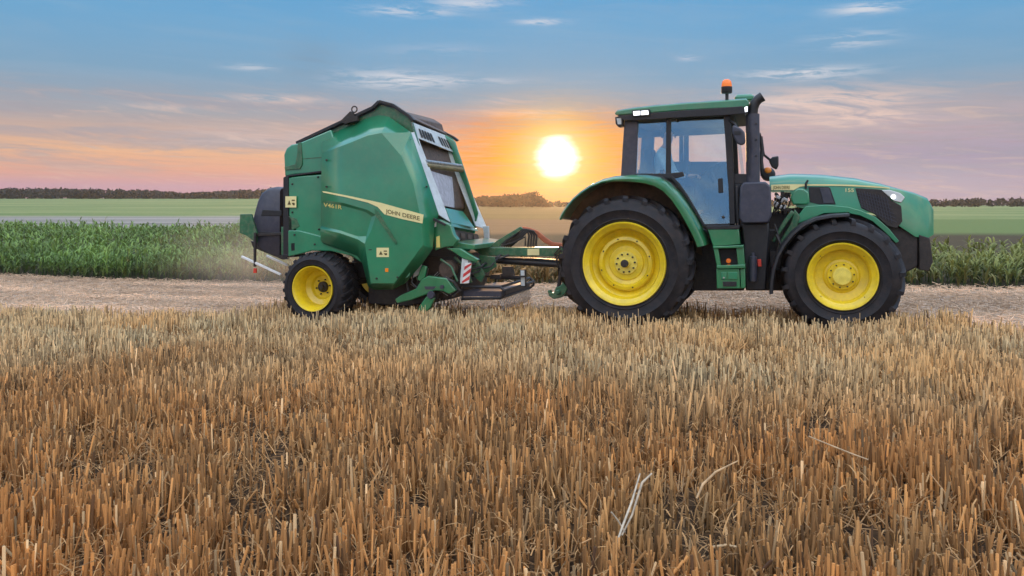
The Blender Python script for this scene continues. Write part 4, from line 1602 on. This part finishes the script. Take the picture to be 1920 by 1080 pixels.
# drawbar, jack, hoses and shaft
ch = MB()
a_ = [P(x, y, 1.17) for x, y in [(884, 462), (920, 464), (1085, 464), (1085, 481), (905, 480), (890, 470)]]
ch.slab3(a_, (0, .21, 0))
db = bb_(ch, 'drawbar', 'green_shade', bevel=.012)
ch = MB().slab([(989, 466.5), (1011, 466.5), (1011, 478.5), (989, 478.5)], 1.158, .004)
bb_(ch, 'drawbar_sticker', 'decal_yellow', db)
ch = MB()
ch.slab([(919, 463), (930, 452), (948, 441), (975, 425), (980, 429), (958, 445), (940, 458), (936, 463)], 1.22, .07)
hb2 = bb_(ch, 'hose_mast', 'green_shade', bevel=.008)
ch = MB()
ch.slab([(938, 458), (950, 448), (972, 434), (968, 440), (952, 452), (946, 459)], 1.20, .05)
bb_(ch, 'mast_cylinder', 'black_plastic', hb2, bevel=.006)
ch = MB()
for k in range(4):
    o = k * 4
    ch.tube([P(945 + o, 462, 1.24 + .02 * k), P(962 + o, 448, 1.24), P(978 + o, 430 + k, 1.24), P(988 + o, 430 + k, 1.24), P(992 + 1.2 * o, 442, 1.24), P(990 + 1.2 * o, 463, 1.24)], .016, 8)
ch.tube([P(940, 461, 1.2), P(960, 456, 1.2), P(985, 444, 1.2), P(985, 462, 1.2)], .014, 8)
bb_(ch, 'drawbar_hoses', 'hose_rubber')
ch = MB()
for k in range(3):
    ch.tube([P(980, 427 + 2 * k, 1.3), P(992, 429 + 2 * k, 1.3), P(1008, 435 + 3 * k, 1.3), P(1022, 447 + 3 * k, 1.3), P(1036, 456 + 2 * k, 1.3), P(1060, 459 + 1 * k, 1.3), P(1090, 450, 1.3)], .022, 8)
bb_(ch, 'feed_hoses', 'hose_sun_tint')
ch = MB()
ch.tube([P(905, 486, 1.28), P(960, 490, 1.28), P(1060, 497, 1.28)], .05, 14)
ch.slab([(915, 483), (1000, 484), (1060, 488), (1060, 500), (1000, 496), (915, 490)], 1.34, .1)
bb_(ch, 'drive_shaft', 'black_plastic')
ch = MB()
ch.slab([(941, 500), (958, 500), (962, 520), (942, 521)], 1.1, .12)
ch.slab([(975, 505), (984, 505), (985, 538), (976, 538)], 1.15, .08)
ch.slab([(884, 516), (985, 517), (985, 520), (884, 520)], 1.1, .04)
ch.slab([(920, 515), (936, 515), (938, 523), (918, 523)], 1.0, .3)
bb_(ch, 'parking_jack', 'dark_iron', bevel=.006)
ch = MB()
ch.slab([(976, 507), (983, 507), (984, 536), (977, 536)], 1.14, .01)
bb_(ch, 'jack_plate', 'pale_metal')
# hydraulic lines and brackets between chamber and drawbar
ch = MB()
random.seed(9)
for k in range(11):
    x0, y0 = 842 + random.random() * 26, 452 + random.random() * 22
    x1, y1 = 905 + random.random() * 55, 476 + random.random() * 16
    yl = .6 + random.random() * .6
    xm, ym = (x0 + x1) / 2 + random.uniform(-12, 12), max(y0, y1) + random.uniform(6, 26)
    ch.tube([P(x0, y0, yl), P((x0 + xm) / 2, ym - 6, yl), P(xm, ym, yl + .05), P((x1 + xm) / 2, ym - 5, yl + .1), P(x1, y1, 1.15)], .012 + .006 * random.random(), 7)
bb_(ch, 'hydraulic_lines', 'hose_rubber')
ch = MB()
ch.slab([(862, 470), (880, 474), (896, 490), (908, 516), (902, 530), (890, 520), (880, 496)], .75, .06)
ch.tube([P(852, 482, .6), P(872, 500, .6), P(884, 530, .6)], .022, 8)
ch.tube([P(826, 486, .4), P(846, 500, .38), P(858, 528, .36)], .018, 8)
ch.slab([(898, 478), (926, 482), (930, 500), (912, 512), (902, 506)], .95, .05)
bb_(ch, 'pickup_linkage', 'green_shade', bevel=.008)
# bolts along the sheet metal
for bx_, by_, yy in ((612, 300, .115), (612, 350, .098), (614, 440, .19), (770, 262, .235), (800, 350, .22), (812, 395, .262), (745, 520, .10), (706, 522, .10), (548, 345, .262), (596, 332, .262), (548, 398, .262), (598, 430, .262),
                     (552, 440, .228), (590, 458, .228)):
    ch = MB().lathe_y([(.014, .012), (.014, -.008), (.008, -.012), (0, -.012)], 8, P(bx_, by_, yy))
    bb_(ch, 'panel_bolt', 'dark_iron')
# axle
ch = MB()
ch.tube([(bc[0], .4, bc[2]), (bc[0], 2.15, bc[2])], .07, 14)
ch.slab([(600, 500), (690, 490), (690, 520), (600, 540)], .65, 1.25)
bb_(ch, 'axle', 'dark_iron', bevel=.01)

# ------------------------------------------------------------------ driver
DO = P(1240, 353, 1.275)
driver = None


def skin_mesh(name, nodes, edges, mat, parent=None, loc=(0, 0, 0), rot=0.0, sub=2, root=0):
    me = bpy.data.meshes.new(name)
    me.from_pydata([n[0] for n in nodes], edges, [])
    me.materials.append(MATS[mat])
    o = bpy.data.objects.new(name, me)
    COL.objects.link(o)
    if parent:
        o.parent = parent
    o.location = loc
    o.rotation_euler = (0, 0, rot)
    sk = o.modifiers.new('skin', 'SKIN')
    sk.use_smooth_shade = True
    lay = me.skin_vertices[0] if len(me.skin_vertices) else None
    if lay is None:
        import bmesh
        bm = bmesh.new()
        bm.from_mesh(me)
        bm.verts.layers.skin.verify()
        bm.to_mesh(me)
        bm.free()
        lay = me.skin_vertices[0]
    for i, n in enumerate(nodes):
        r = n[1]
        lay.data[i].radius = r if isinstance(r, tuple) else (r, r)
        lay.data[i].use_root = (i == root)
    ss = o.modifiers.new('sub', 'SUBSURF')
    ss.levels = sub
    ss.render_levels = sub
    return o


# local: x forward, y to the far side, origin on the seat
hand_target = Vector((swc.x - DO[0] - .17, 0, swc.z - DO[2] - .11))
body = [((0, 0, .10), (.15, .17)), ((.0, 0, .28), (.13, .15)), ((.02, 0, .46), (.13, .17)), ((.05, 0, .55), (.07, .10)), ((.07, 0, .605), (.052, .054)), ((.09, 0, .66), (.080, .068)), ((.095, 0, .75), (.108, .086)),
        ((.085, 0, .84), (.088, .076))]
be = [(0, 1), (1, 2), (2, 3), (3, 4), (4, 5), (5, 6), (6, 7)]


def limb(start_i, pts):
    k = start_i
    for p, r in pts:
        body.append((p, r))
        be.append((k, len(body) - 1))
        k = len(body) - 1
    return k


body.append(((.19, 0, .715), .022))
be.append((5, 8)) if False else None
body.pop()
for s in (-1, 1):
    ht_ = (hand_target.x, s * .15, hand_target.z + .03)
    el_ = (.16, s * .29, .22)
    w_ = limb(2, [((.03, s * .20, .50), .075), ((.09, s * .26, .36), .056), (el_, .047), ((ht_[0] - .22, s * .20, ht_[2] - .0), .036), ((ht_[0] - .09, s * .155, ht_[2]), .027), ((ht_[0] - .03, s * .15, ht_[2]), (.032, .018))])
    for k in range(4):
        yk = s * (.15 + (k - 1.5) * .021)
        ln = (.040, .046, .043, .034)[k]
        limb(w_, [((ht_[0] + .012, yk, ht_[2] + .012), .010), ((ht_[0] + .012 + ln * .7, yk, ht_[2] + .010), .0088), ((ht_[0] + .012 + ln, yk, ht_[2] - .018), .0078), ((ht_[0] + .005 + ln * .7, yk, ht_[2] - .038), .0068)])
    limb(w_, [((ht_[0] - .02, s * .115, ht_[2] - .006), .010), ((ht_[0] + .012, s * .105, ht_[2] - .022), .0085)])
    limb(0, [((.12, s * .11, .07), .095), ((.44, s * .14, .08), .070), ((.52, s * .14, -.12), .055), ((.55, s * .14, -.36), .040), ((.62, s * .14, -.41), .036), ((.70, s * .14, -.42), .028)])
driver = skin_mesh('person', body, be, 'skin', None, to_world(DO), -TH)
driver['label'] = 'driver in a light blue shirt seated at the wheel inside the glazed cab'
driver['category'] = 'person'
sh_n = [((0, 0, .06), (.16, .19)), ((0, 0, .28), (.145, .165)), ((.02, 0, .46), (.145, .185)), ((.045, 0, .545), (.085, .11)), ((.06, 0, .585), (.068, .075))]
sh_e = [(0, 1), (1, 2), (2, 3), (3, 4)]
for s in (-1, 1):
    ht_ = (hand_target.x, s * .15, hand_target.z + .03)
    k = len(sh_n)
    sh_n += [((.03, s * .20, .50), .086), ((.09, s * .26, .36), .068), ((.16, s * .29, .22), .058), ((ht_[0] - .22, s * .20, ht_[2] - .0), .047), ((ht_[0] - .13, s * .17, ht_[2]), .040)]
    sh_e += [(2, k), (k, k + 1), (k + 1, k + 2), (k + 2, k + 3), (k + 3, k + 4)]
skin_mesh('shirt', sh_n, sh_e, 'shirt', driver)
tr_n = [((0, 0, .05), (.155, .19))]
tr_e = []
for s in (-1, 1):
    k = len(tr_n)
    tr_n += [((.12, s * .11, .07), .105), ((.44, s * .14, .08), .082), ((.52, s * .14, -.12), .066), ((.55, s * .14, -.34), .052)]
    tr_e += [(0, k), (k, k + 1), (k + 1, k + 2), (k + 2, k + 3)]
skin_mesh('trousers', tr_n, tr_e, 'trousers', driver)
for s in (-1, 1):
    skin_mesh('shoe', [((.545, s * .14, -.365), .052), ((.60, s * .14, -.405), .050), ((.70, s * .14, -.42), .042), ((.745, s * .14, -.425), .032)], [(0, 1), (1, 2), (2, 3)], 'black_plastic', driver)
h_n = [((.045, 0, .71), (.055, .078)), ((.045, 0, .785), (.090, .092)), ((.078, 0, .868), (.092, .082)), ((.135, 0, .878), (.05, .06))]
skin_mesh('hair', h_n, [(0, 1), (1, 2), (2, 3)], 'hair', driver)
f_n = [((.19, 0, .765), .010), ((.206, 0, .735), .016), ((.185, 0, .722), .012)]
skin_mesh('nose', f_n, [(0, 1), (1, 2)], 'skin', driver, sub=1)
for s in (-1, 1):
    ey = MB()
    ey.lathe_z([(0, -.011), (.009, -.006), (.012, 0), (.009, .006), (0, .011)], 10, (.178, s * .032, .765))
    ey.build('eye', 'eye_white', driver)
for s in (-1, 1):
    er = MB()
    er.loft([[(.085 + .022 * math.cos(a_), s * y, .755 + .034 * math.sin(a_)) for a_ in [2 * math.pi * k / 12 for k in range(12)]] for y in (.075, .090, .094)])
    er.build('ear', 'skin', driver)
mo = MB()
mo.loft([[(.178, y, .695 + z) for y, z in ((-.026, 0), (0, .006), (.026, 0), (0, -.008))], [(.185, y, .695 + z) for y, z in ((-.02, 0), (0, .004), (.02, 0), (0, -.006))]])
mo.build('mouth', 'red_paint', driver)

# ------------------------------------------------------------------ stubble, straw, crop
def prisms(base, top, rb, rt):
    """square stalks from base points to top points"""
    n = len(base)
    ang = RNG.uniform(0, math.pi / 2, n)
    d = top - base
    d /= np.linalg.norm(d, axis=1, keepdims=True)
    ref = np.where(np.abs(d[:, 2:3]) > .9, np.array([[1.0, 0, 0]]), np.array([[0, 0, 1.0]]))
    a = np.cross(d, ref)
    a /= np.linalg.norm(a, axis=1, keepdims=True)
    b = np.cross(d, a)
    V = np.zeros((n, 8, 3))
    for k in range(4):
        c, s = np.cos(ang + k * math.pi / 2)[:, None], np.sin(ang + k * math.pi / 2)[:, None]
        o = a * c + b * s
        V[:, k] = base + o * rb[:, None]
        V[:, 4 + k] = top + o * rt[:, None]
    f = np.array([[0, 1, 5, 4], [1, 2, 6, 5], [2, 3, 7, 6], [3, 0, 4, 7], [4, 5, 6, 7]])
    F = (np.arange(n) * 8)[:, None, None] + f[None]
    return V.reshape(-1, 3), F.reshape(-1, 4)


def vnoise(x, y, sc, seed):
    """cheap smooth 2-d value noise"""
    r = np.random.default_rng(seed)
    T = r.uniform(0, 1, (256, 256))
    x, y = x * sc + 100, y * sc + 100
    i, j = np.floor(x).astype(int), np.floor(y).astype(int)
    fx, fy = x - i, y - j
    fx, fy = fx * fx * (3 - 2 * fx), fy * fy * (3 - 2 * fy)
    g = lambda a, b: T[a % 256, b % 256]
    return (g(i, j) * (1 - fx) + g(i + 1, j) * fx) * (1 - fy) + (g(i, j + 1) * (1 - fx) + g(i + 1, j + 1) * fx) * fy


def scatter(n, z0, z1, spread=.70, extra=.8):
    """points on the near field in front of the camera, evenly by area"""
    w0, w1 = spread * z0 + extra, spread * z1 + extra
    u = RNG.uniform(0, 1, n)
    A = (w1 - w0)
    w = np.sqrt(w0 * w0 + u * (w1 * w1 - w0 * w0))
    Y = z0 + (w - w0) / A * (z1 - z0)
    X = RNG.uniform(-1, 1, n) * w
    return X, Y


def blades(base, az, length, width, droop, up, tint, segs=3):
    n = len(base)
    V = np.zeros((n, segs + 1, 2, 3))
    dirh = np.stack([np.cos(az), np.sin(az), np.zeros(n)], -1)
    side = np.stack([-np.sin(az), np.cos(az), np.zeros(n)], -1)
    p = base.copy()
    ang = up.copy()
    for k in range(segs + 1):
        w = width * (1.0, .95, .62, .08)[k] * .5
        V[:, k, 0] = p - side * w[:, None]
        V[:, k, 1] = p + side * w[:, None]
        st = length / segs
        p = p + dirh * (np.cos(ang) * st)[:, None] + np.array([0, 0, 1.0]) * (np.sin(ang) * st)[:, None]
        ang = ang - droop / segs
    f = np.array([[2 * k, 2 * k + 1, 2 * k + 3, 2 * k + 2] for k in range(segs)])
    F = (np.arange(n) * (segs + 1) * 2)[:, None, None] + f[None]
    return V.reshape(-1, 3), F.reshape(-1, 4), np.repeat(tint, (segs + 1) * 2, axis=0)


def build_stubble():
    Vs, Fs, Ts = [], [], []
    off = 0

    def put(V, F, T):
        nonlocal off
        Vs.append(V)
        Fs.append(F + off)
        Ts.append(T)
        off += len(V)
    X, Y = scatter(190000, 2.3, 14.5)
    X2, Y2 = scatter(150000, 1.0, 15.5, 1.05, 4.0)          # the field goes on to both sides
    k = np.abs(X2) > .70 * Y2 + .8
    X, Y = np.concatenate([X, X2[k]]), np.concatenate([Y, Y2[k]])
    x, y = frame_xy(X, Y)
    # drill rows along the driving direction, tillers in clumps
    row = np.round(y / .135) * .135
    y = row + RNG.normal(0, .030, len(y))
    cl = vnoise(x, y, 5.0, 3)
    cl2 = vnoise(x, y, 1.1, 5)
    under = sstep(-6.3, -5.9, x) * sstep(4.6, 4.0, x)
    keep = (y < EDGE_STUBBLE + 1.5 * under + .2 * (vnoise(x, y * 0, 2.0, 8) - .5)) & (RNG.uniform(0, 1, len(x)) < np.clip((cl - .28) * 2.1, .06, 1) * (.50 + .75 * cl2))
    x, y = x[keep], y[keep]
    n = len(x)
    wx, wy = OX + C_ * x + S_ * y, OY - S_ * x + C_ * y
    z = ground_z(wx, wy)
    h = RNG.normal(.205, .045, n) * (.85 + .3 * vnoise(x, y, 1.6, 12))
    tram = np.exp(-((y + 1.75) / .17) ** 2) * .6
    h = np.clip(h * (1 - tram), .05, .34)
    short = RNG.uniform(0, 1, n) < .16
    h = np.where(short, h * RNG.uniform(.3, .7, n), h)
    lean = np.abs(RNG.normal(0, .13, n)) + np.where(RNG.uniform(0, 1, n) < .10, RNG.uniform(.3, .9, n), 0)
    la = RNG.uniform(0, 2 * math.pi, n)
    base = np.stack([wx, wy, z - .01], -1)
    top = base + np.stack([h * np.sin(lean) * np.cos(la), h * np.sin(lean) * np.sin(la), h * np.cos(lean)], -1)
    r = RNG.uniform(.0036, .0080, n)
    V, F = prisms(base, top, r * 1.15, r)
    depth = sstep(-1.6, -5.4, y + 2.2 * (vnoise(x, y, .7, 61) - .5))                        # stalks paler farther out
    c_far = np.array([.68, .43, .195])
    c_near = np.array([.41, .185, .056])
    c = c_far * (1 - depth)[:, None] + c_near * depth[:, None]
    hue = (vnoise(x, y, .9, 21) * .6 + vnoise(x, y, 4.0, 22) * .4)[:, None]
    c = c * (1 + (hue - .5) * np.array([.55, .15, -.35]))
    v = np.clip(np.exp(RNG.normal(-.10, .42, n)), .25, 2.0)[:, None]
    c = np.maximum(c * v, .02)
    c = c / np.maximum(1, c.max(axis=1, keepdims=True) / .78)
    grey = (RNG.uniform(0, 1, n) < .06)[:, None]
    c = np.where(grey, np.array([.55, .34, .16]) * v, c)
    dark = (RNG.uniform(0, 1, n) < .08)[:, None]
    c = np.where(dark, c * .4, c)
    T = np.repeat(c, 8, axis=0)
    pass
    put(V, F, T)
    # loose leaf sheaths and chopped straw between the rows
    X, Y = scatter(30000, 2.3, 14.0)
    x, y = frame_xy(X, Y)
    k = y < EDGE_STUBBLE + .05
    x, y, X, Y = x[k], y[k], X[k], Y[k]
    n = len(x)
    z = ground_z(X, Y)
    hz = np.abs(RNG.normal(0, .05, n)) + .008
    base = np.stack([X, Y, z + hz], -1)
    ln = RNG.uniform(.04, .17, n)
    e = RNG.normal(0, .45, n)
    la = RNG.uniform(0, 2 * math.pi, n)
    top = base + np.stack([ln * np.cos(e) * np.cos(la), ln * np.cos(e) * np.sin(la), np.abs(ln * np.sin(e))], -1)
    r = RNG.uniform(.0016, .0042, n)
    V, F = prisms(base, top, r, r * .8)
    c = np.array([.44, .25, .11]) * np.clip(RNG.normal(1, .3, n), .25, 1.7)[:, None]
    put(V, F, np.repeat(c, 8, axis=0))
    # dry leaf sheaths hanging off the stalks
    X, Y = scatter(34000, 2.3, 11.0)
    x, y = frame_xy(X, Y)
    k = y < EDGE_STUBBLE - .05
    X, Y = X[k], Y[k]
    n = len(X)
    base = np.stack([X, Y, ground_z(X, Y) + RNG.uniform(.01, .15, n)], -1)
    c = np.array([.42, .23, .09]) * np.clip(RNG.normal(1, .35, n), .25, 1.8)[:, None]
    V, F, T = blades(base, RNG.uniform(0, 6.283, n), RNG.uniform(.05, .17, n), RNG.uniform(.004, .011, n), RNG.uniform(-.3, 2.6, n), RNG.uniform(.4, 1.5, n), c)
    put(V, F, T)
    o = npmesh('stubble', np.concatenate(Vs), np.concatenate(Fs), 'straw', np.concatenate(Ts))
    o['kind'] = 'stuff'


build_stubble()


def build_straw():
    n = 64000
    x = RNG.uniform(-27, 16, n)
    y = RNG.uniform(EDGE_STUBBLE - .15, EDGE_CROP + .1, n)
    wx, wy = OX + C_ * x + S_ * y, OY - S_ * x + C_ * y
    z = ground_z(wx, wy)
    up = RNG.uniform(0, 1, n) < .45
    ln = np.where(up, RNG.uniform(.03, .085, n), RNG.uniform(.08, .28, n))
    e = np.where(up, RNG.uniform(1.0, 1.57, n), RNG.normal(0, .15, n))
    la = RNG.uniform(0, 2 * math.pi, n)
    base = np.stack([wx, wy, z + np.where(up, -.005, RNG.uniform(.005, .05, n))], -1)
    top = base + np.stack([ln * np.cos(e) * np.cos(la), ln * np.cos(e) * np.sin(la), np.abs(ln * np.sin(e))], -1)
    r = RNG.uniform(.003, .0065, n)
    V, F = prisms(base, top, r, r * .9)
    band = vnoise(x * .12, y, 1.6, 31)
    c = np.array([.72, .50, .33])[None] * np.clip(RNG.normal(1, .2, n), .4, 1.5)[:, None] * (.58 + .8 * band)[:, None]
    o = npmesh('cut_straw', V, F, 'straw', np.repeat(c, 8, axis=0))
    o['kind'] = 'stuff'


build_straw()


def build_crop():
    Vs, Fs, Ts = [], [], []
    off = 0

    def plants(x, y, nl, wmul):
        nonlocal off
        wx, wy = OX + C_ * x + S_ * y, OY - S_ * x + C_ * y
        z = ground_z(wx, wy)
        n = len(x)
        H = RNG.normal(.58, .085, n) * (.74 + .5 * vnoise(x, y, .45, 44))
        dry = sstep(-7.6, -4.4, wx + RNG.normal(0, .6, n)) * (1 - .6 * sstep(5.5, 8.5, wx))
        hue = vnoise(x, y, .8, 51)
        H = H * (1 - .50 * dry)
        # stalks
        base = np.stack([wx, wy, z], -1)
        top = base + np.stack([RNG.normal(0, .03, n), RNG.normal(0, .03, n), H], -1)
        V, F = prisms(base, top, np.full(n, .011), np.full(n, .005))
        c = np.array([.06, .10, .03])[None] * np.ones((n, 1))
        Vs.append(V)
        Fs.append(F + off)
        Ts.append(np.repeat(c, 8, axis=0))
        off += len(V)
        for k in range(nl):
            t = RNG.uniform(.12, 1.0, n)
            b = base + (top - base) * t[:, None]
            az = RNG.uniform(0, 2 * math.pi, n)
            ln = RNG.uniform(.22, .46, n) * (1.15 - .35 * t)
            wd = RNG.uniform(.028, .052, n) * wmul
            up = RNG.uniform(.7, 1.35, n)
            dr = RNG.uniform(.8, 2.4, n)
            g = np.array([.17, .265, .065])[None] * (.65 + .7 * hue)[:, None]
            old = np.clip((.45 - t) * 2.2, 0, 1)[:, None]
            tan = np.array([.20, .15, .085])
            c = g * (1 - old * .75) + tan * .7 * old * .75
            c = c * (1 - .93 * dry[:, None]) + np.array([.27, .155, .058]) * .93 * dry[:, None]
            c = np.clip(c * RNG.normal(1, .2, n)[:, None], .01, .6)
            V, F, T = blades(b, az, ln, wd, dr, up, c)
            Vs.append(V)
            Fs.append(F + off)
            Ts.append(T)
            off += len(V)
    # the front rows, then the field behind them
    nn = 3600
    x = RNG.uniform(-34, 24, nn)
    y = EDGE_CROP + RNG.uniform(0, 1, nn) ** 1.3 * 3.2
    y = np.round(y / .38) * .38 + RNG.normal(0, .05, nn) + .1
    plants(x, y, 8, 1.0)
    nn = 4600
    x = RNG.uniform(-46, -2, nn)
    y = EDGE_CROP + 3.0 + RNG.uniform(0, 1, nn) * 20
    k = (OX + C_ * x + S_ * y) < -5.0 + RNG.normal(0, .5, nn)
    x, y = x[k], y[k]
    plants(x, y, 6, 1.5)
    nn = 1000
    x = RNG.uniform(-2, 30, nn)
    y = EDGE_CROP + 3.0 + RNG.uniform(0, 1, nn) * 8
    plants(x, y, 6, 1.5)
    o = npmesh('maize_crop', np.concatenate(Vs), np.concatenate(Fs), 'leaf', np.concatenate(Ts))
    o['kind'] = 'stuff'


build_crop()


def leaf_cloud(cent, rad, n, size, col):
    """leaf clumps through the volume of many crowns"""
    k = RNG.integers(0, len(cent), n)
    d = RNG.normal(0, 1, (n, 3))
    d /= np.linalg.norm(d, axis=1, keepdims=True)
    rr = RNG.uniform(.25, 1.0, n) ** .5
    p = cent[k] + d * rad[k] * rr[:, None] * (1 + .25 * RNG.normal(0, 1, n))[:, None]
    a = RNG.normal(0, 1, (n, 3))
    a /= np.linalg.norm(a, axis=1, keepdims=True)
    b = np.cross(a, RNG.normal(0, 1, (n, 3)))
    b /= np.linalg.norm(b, axis=1, keepdims=True)
    s = (size * RNG.uniform(.5, 1.4, n))[:, None]
    V = np.stack([p - a * s - b * s * .7, p + a * s - b * s * .5, p + a * s * .8 + b * s * .7, p - a * s * .7 + b * s * .6], 1)
    F = np.arange(n * 4).reshape(n, 4)
    c = np.array(col)[None] * np.clip(RNG.normal(1, .35, n), .2, 2)[:, None]
    return V.reshape(-1, 3), F, np.repeat(c, 4, axis=0)


def sky_pos(px, py, Y):
    return np.array([(px - CX) / FPX * Y, Y, CAMZ + (HY - py) / FPX * Y])


def build_wood(name, prof, Y0, n, size, col, dens):
    """distant treeline: crowns of uneven height following the skyline (px, top py)"""
    px = np.array([p[0] for p in prof], float)
    tp = np.array([p[1] for p in prof], float)
    cent, rad = [], []
    trunks = MB()
    for i in range(dens):
        u = RNG.uniform(px[0], px[-1])
        Y = Y0 + RNG.uniform(-12, 25)
        X = (u - CX) / FPX * Y
        g = float(ground_z(X, Y))
        top = CAMZ + (HY - np.interp(u, px, tp)) / FPX * Y
        h = max(1.5, (top - g) * RNG.uniform(.80, 1.04))
        w = RNG.uniform(.9, 1.8) * max(1.4, h * .34)
        for q in range(4):
            f = (.25, .45, .65, .84)[q]
            cent.append([X + RNG.normal(0, w * .3), Y + RNG.normal(0, w * .3), g + h * f])
            rad.append([w * (1.0, 1.05, .85, .5)[q], w, h * .19])
    V, F, T = leaf_cloud(np.array(cent), np.array(rad), n, size, col)
    o = npmesh(name, V, F, 'wood_leaf', T)
    o['kind'] = 'stuff'


build_wood('distant_wood', [(-120, 352), (60, 353), (240, 356), (290, 358), (340, 362), (400, 360), (450, 357), (480, 355), (540, 352), (700, 352), (860, 358)], 440, 42000, .62, (.040, .036, .034), 700)
build_wood('distant_copse', [(880, 374), (895, 369), (915, 368), (930, 369), (950, 365), (968, 364), (985, 363), (993, 358), (1002, 361), (1012, 366), (1020, 376), (1024, 383)], 330, 12000, .42, (.085, .036, .016), 75)
build_wood('distant_hedge', [(1024, 383), (1035, 378), (1045, 376), (1060, 380), (1100, 378), (1300, 372), (1500, 375), (1700, 374), (1900, 372), (2100, 374)], 360, 12000, .5, (.060, .045, .032), 170)


# ------------------------------------------------------------------ pale stalks lying on the stubble
def stalk(label, px_path, depth, r, tint, lift=None, name='dry_stalk'):
    """a bent stalk: photo column, height above ground and distance of each point"""
    pts = []
    for (px, py), Y in zip(px_path, depth):
        pts.append(Vector(((px - CX) / FPX * Y, Y, CAMZ + (HY - py) / FPX * Y)))
    base = Vector((pts[0].x, pts[0].y, float(ground_z(pts[0].x, pts[0].y))))
    m = MB().tube(pts, r, 8)
    nm = 'pale_straw_%d' % len(MATS)
    pm(nm, tint, .6, var=.25, scale=30.0)
    o = m.build(name, nm, None, org=tuple(base), loc=tuple(base))
    o['label'] = label
    o['category'] = 'stalk'
    o['group'] = 'loose stalks on the stubble'
    return o


stalk('long pale split stalk leaning steeply in the foreground stubble', [(1155, 1022), (1168, 985), (1185, 940), (1200, 888)], [3.62, 3.70, 3.78, 3.88], [.0045, .0055, .005, .0035], (.50, .42, .31))
stalk('whitish flattened stalk beside the steep split stalk', [(1166, 1004), (1185, 966), (1204, 905), (1222, 888)], [3.72, 3.78, 3.86, 3.9], [.004, .0045, .006, .004], (.46, .37, .26))
stalk('short pale twig crossing behind the steep split stalk', [(1146, 960), (1158, 975), (1172, 998)], [3.75, 3.75, 3.74], .004, (.46, .37, .26))
stalk('thin straight straw slanting down to the right on top of the stubble', [(1516, 818), (1560, 836), (1600, 852), (1628, 862)], [4.5, 4.45, 4.4, 4.38], [.0035, .004, .0042, .0035], (.50, .34, .19))
stalk('curved brown leaf blade arching to the right over the stubble', [(1306, 935), (1318, 908), (1342, 885), (1384, 864)], [4.1, 4.15, 4.2, 4.25], [.005, .007, .006, .003], (.50, .31, .15))
stalk('small hooked straw lying low near the bottom edge', [(1335, 1026), (1360, 1022), (1382, 1026), (1392, 1044)], [3.55, 3.57, 3.57, 3.55], .006, (.62, .42, .22))


# ------------------------------------------------------------------ evening air
def build_haze():
    m = bpy.data.materials.new('haze_air')
    m.use_nodes = True
    t = m.node_tree
    t.nodes.clear()
    N = NT(t)
    v = N.node('ShaderNodeVolumePrincipled')
    v.inputs['Color'].default_value = (0.90, 0.86, 0.84, 1)
    v.inputs['Density'].default_value = 0.00021
    v.inputs['Anisotropy'].default_value = 0.78
    out = N.node('ShaderNodeOutputMaterial')
    N.l.new(v.outputs[0], out.inputs['Volume'])
    MATS['haze_air'] = m
    X0, X1, Y0, Y1, Z0, Z1 = -420, 420, -60, 560, -2.0, 14.0
    o = MB().box(((X0 + X1) / 2, (Y0 + Y1) / 2, (Z0 + Z1) / 2), (X1 - X0, Y1 - Y0, Z1 - Z0)).build('haze', 'haze_air')
    o['kind'] = 'stuff'


build_haze()


def build_dust():
    """dust the baler throws up behind it, thinning out from its middle"""
    m = bpy.data.materials.new('dust_air')
    m.use_nodes = True
    t = m.node_tree
    t.nodes.clear()
    N = NT(t)
    tc = N.node('ShaderNodeTexCoord')
    ln = N.node('ShaderNodeVectorMath', operation='LENGTH')
    N.l.new(tc.outputs['Object'], ln.inputs[0])
    fall = N.smooth(ln.outputs['Value'], 1.0, 0.1)
    v = N.node('ShaderNodeVolumePrincipled')
    v.inputs['Color'].default_value = (0.82, 0.70, 0.58, 1)
    v.inputs['Anisotropy'].default_value = 0.3
    N.set(v.inputs['Density'], N.m('MULTIPLY', fall, N.m('MULTIPLY', N.smooth(N.noise(tc.outputs['Object'], 2.2, 3.0), 0.25, 0.75), 0.30)))
    out = N.node('ShaderNodeOutputMaterial')
    N.l.new(v.outputs[0], out.inputs['Volume'])
    MATS['dust_air'] = m
    d = MB()
    rings = []
    for i in range(1, 12):
        th = math.pi * i / 12
        rings.append([(math.sin(th) * math.cos(a_), math.sin(th) * math.sin(a_), math.cos(th)) for a_ in [2 * math.pi * k / 24 for k in range(24)]])
    d.loft(rings)
    o = d.build('dust_cloud', 'dust_air', loc=to_world(P(496, 482, 4.2)))
    o.rotation_euler = (0, 0, -TH)
    o.scale = (3.2, 2.0, 1.25)
    o['kind'] = 'stuff'


build_dust()
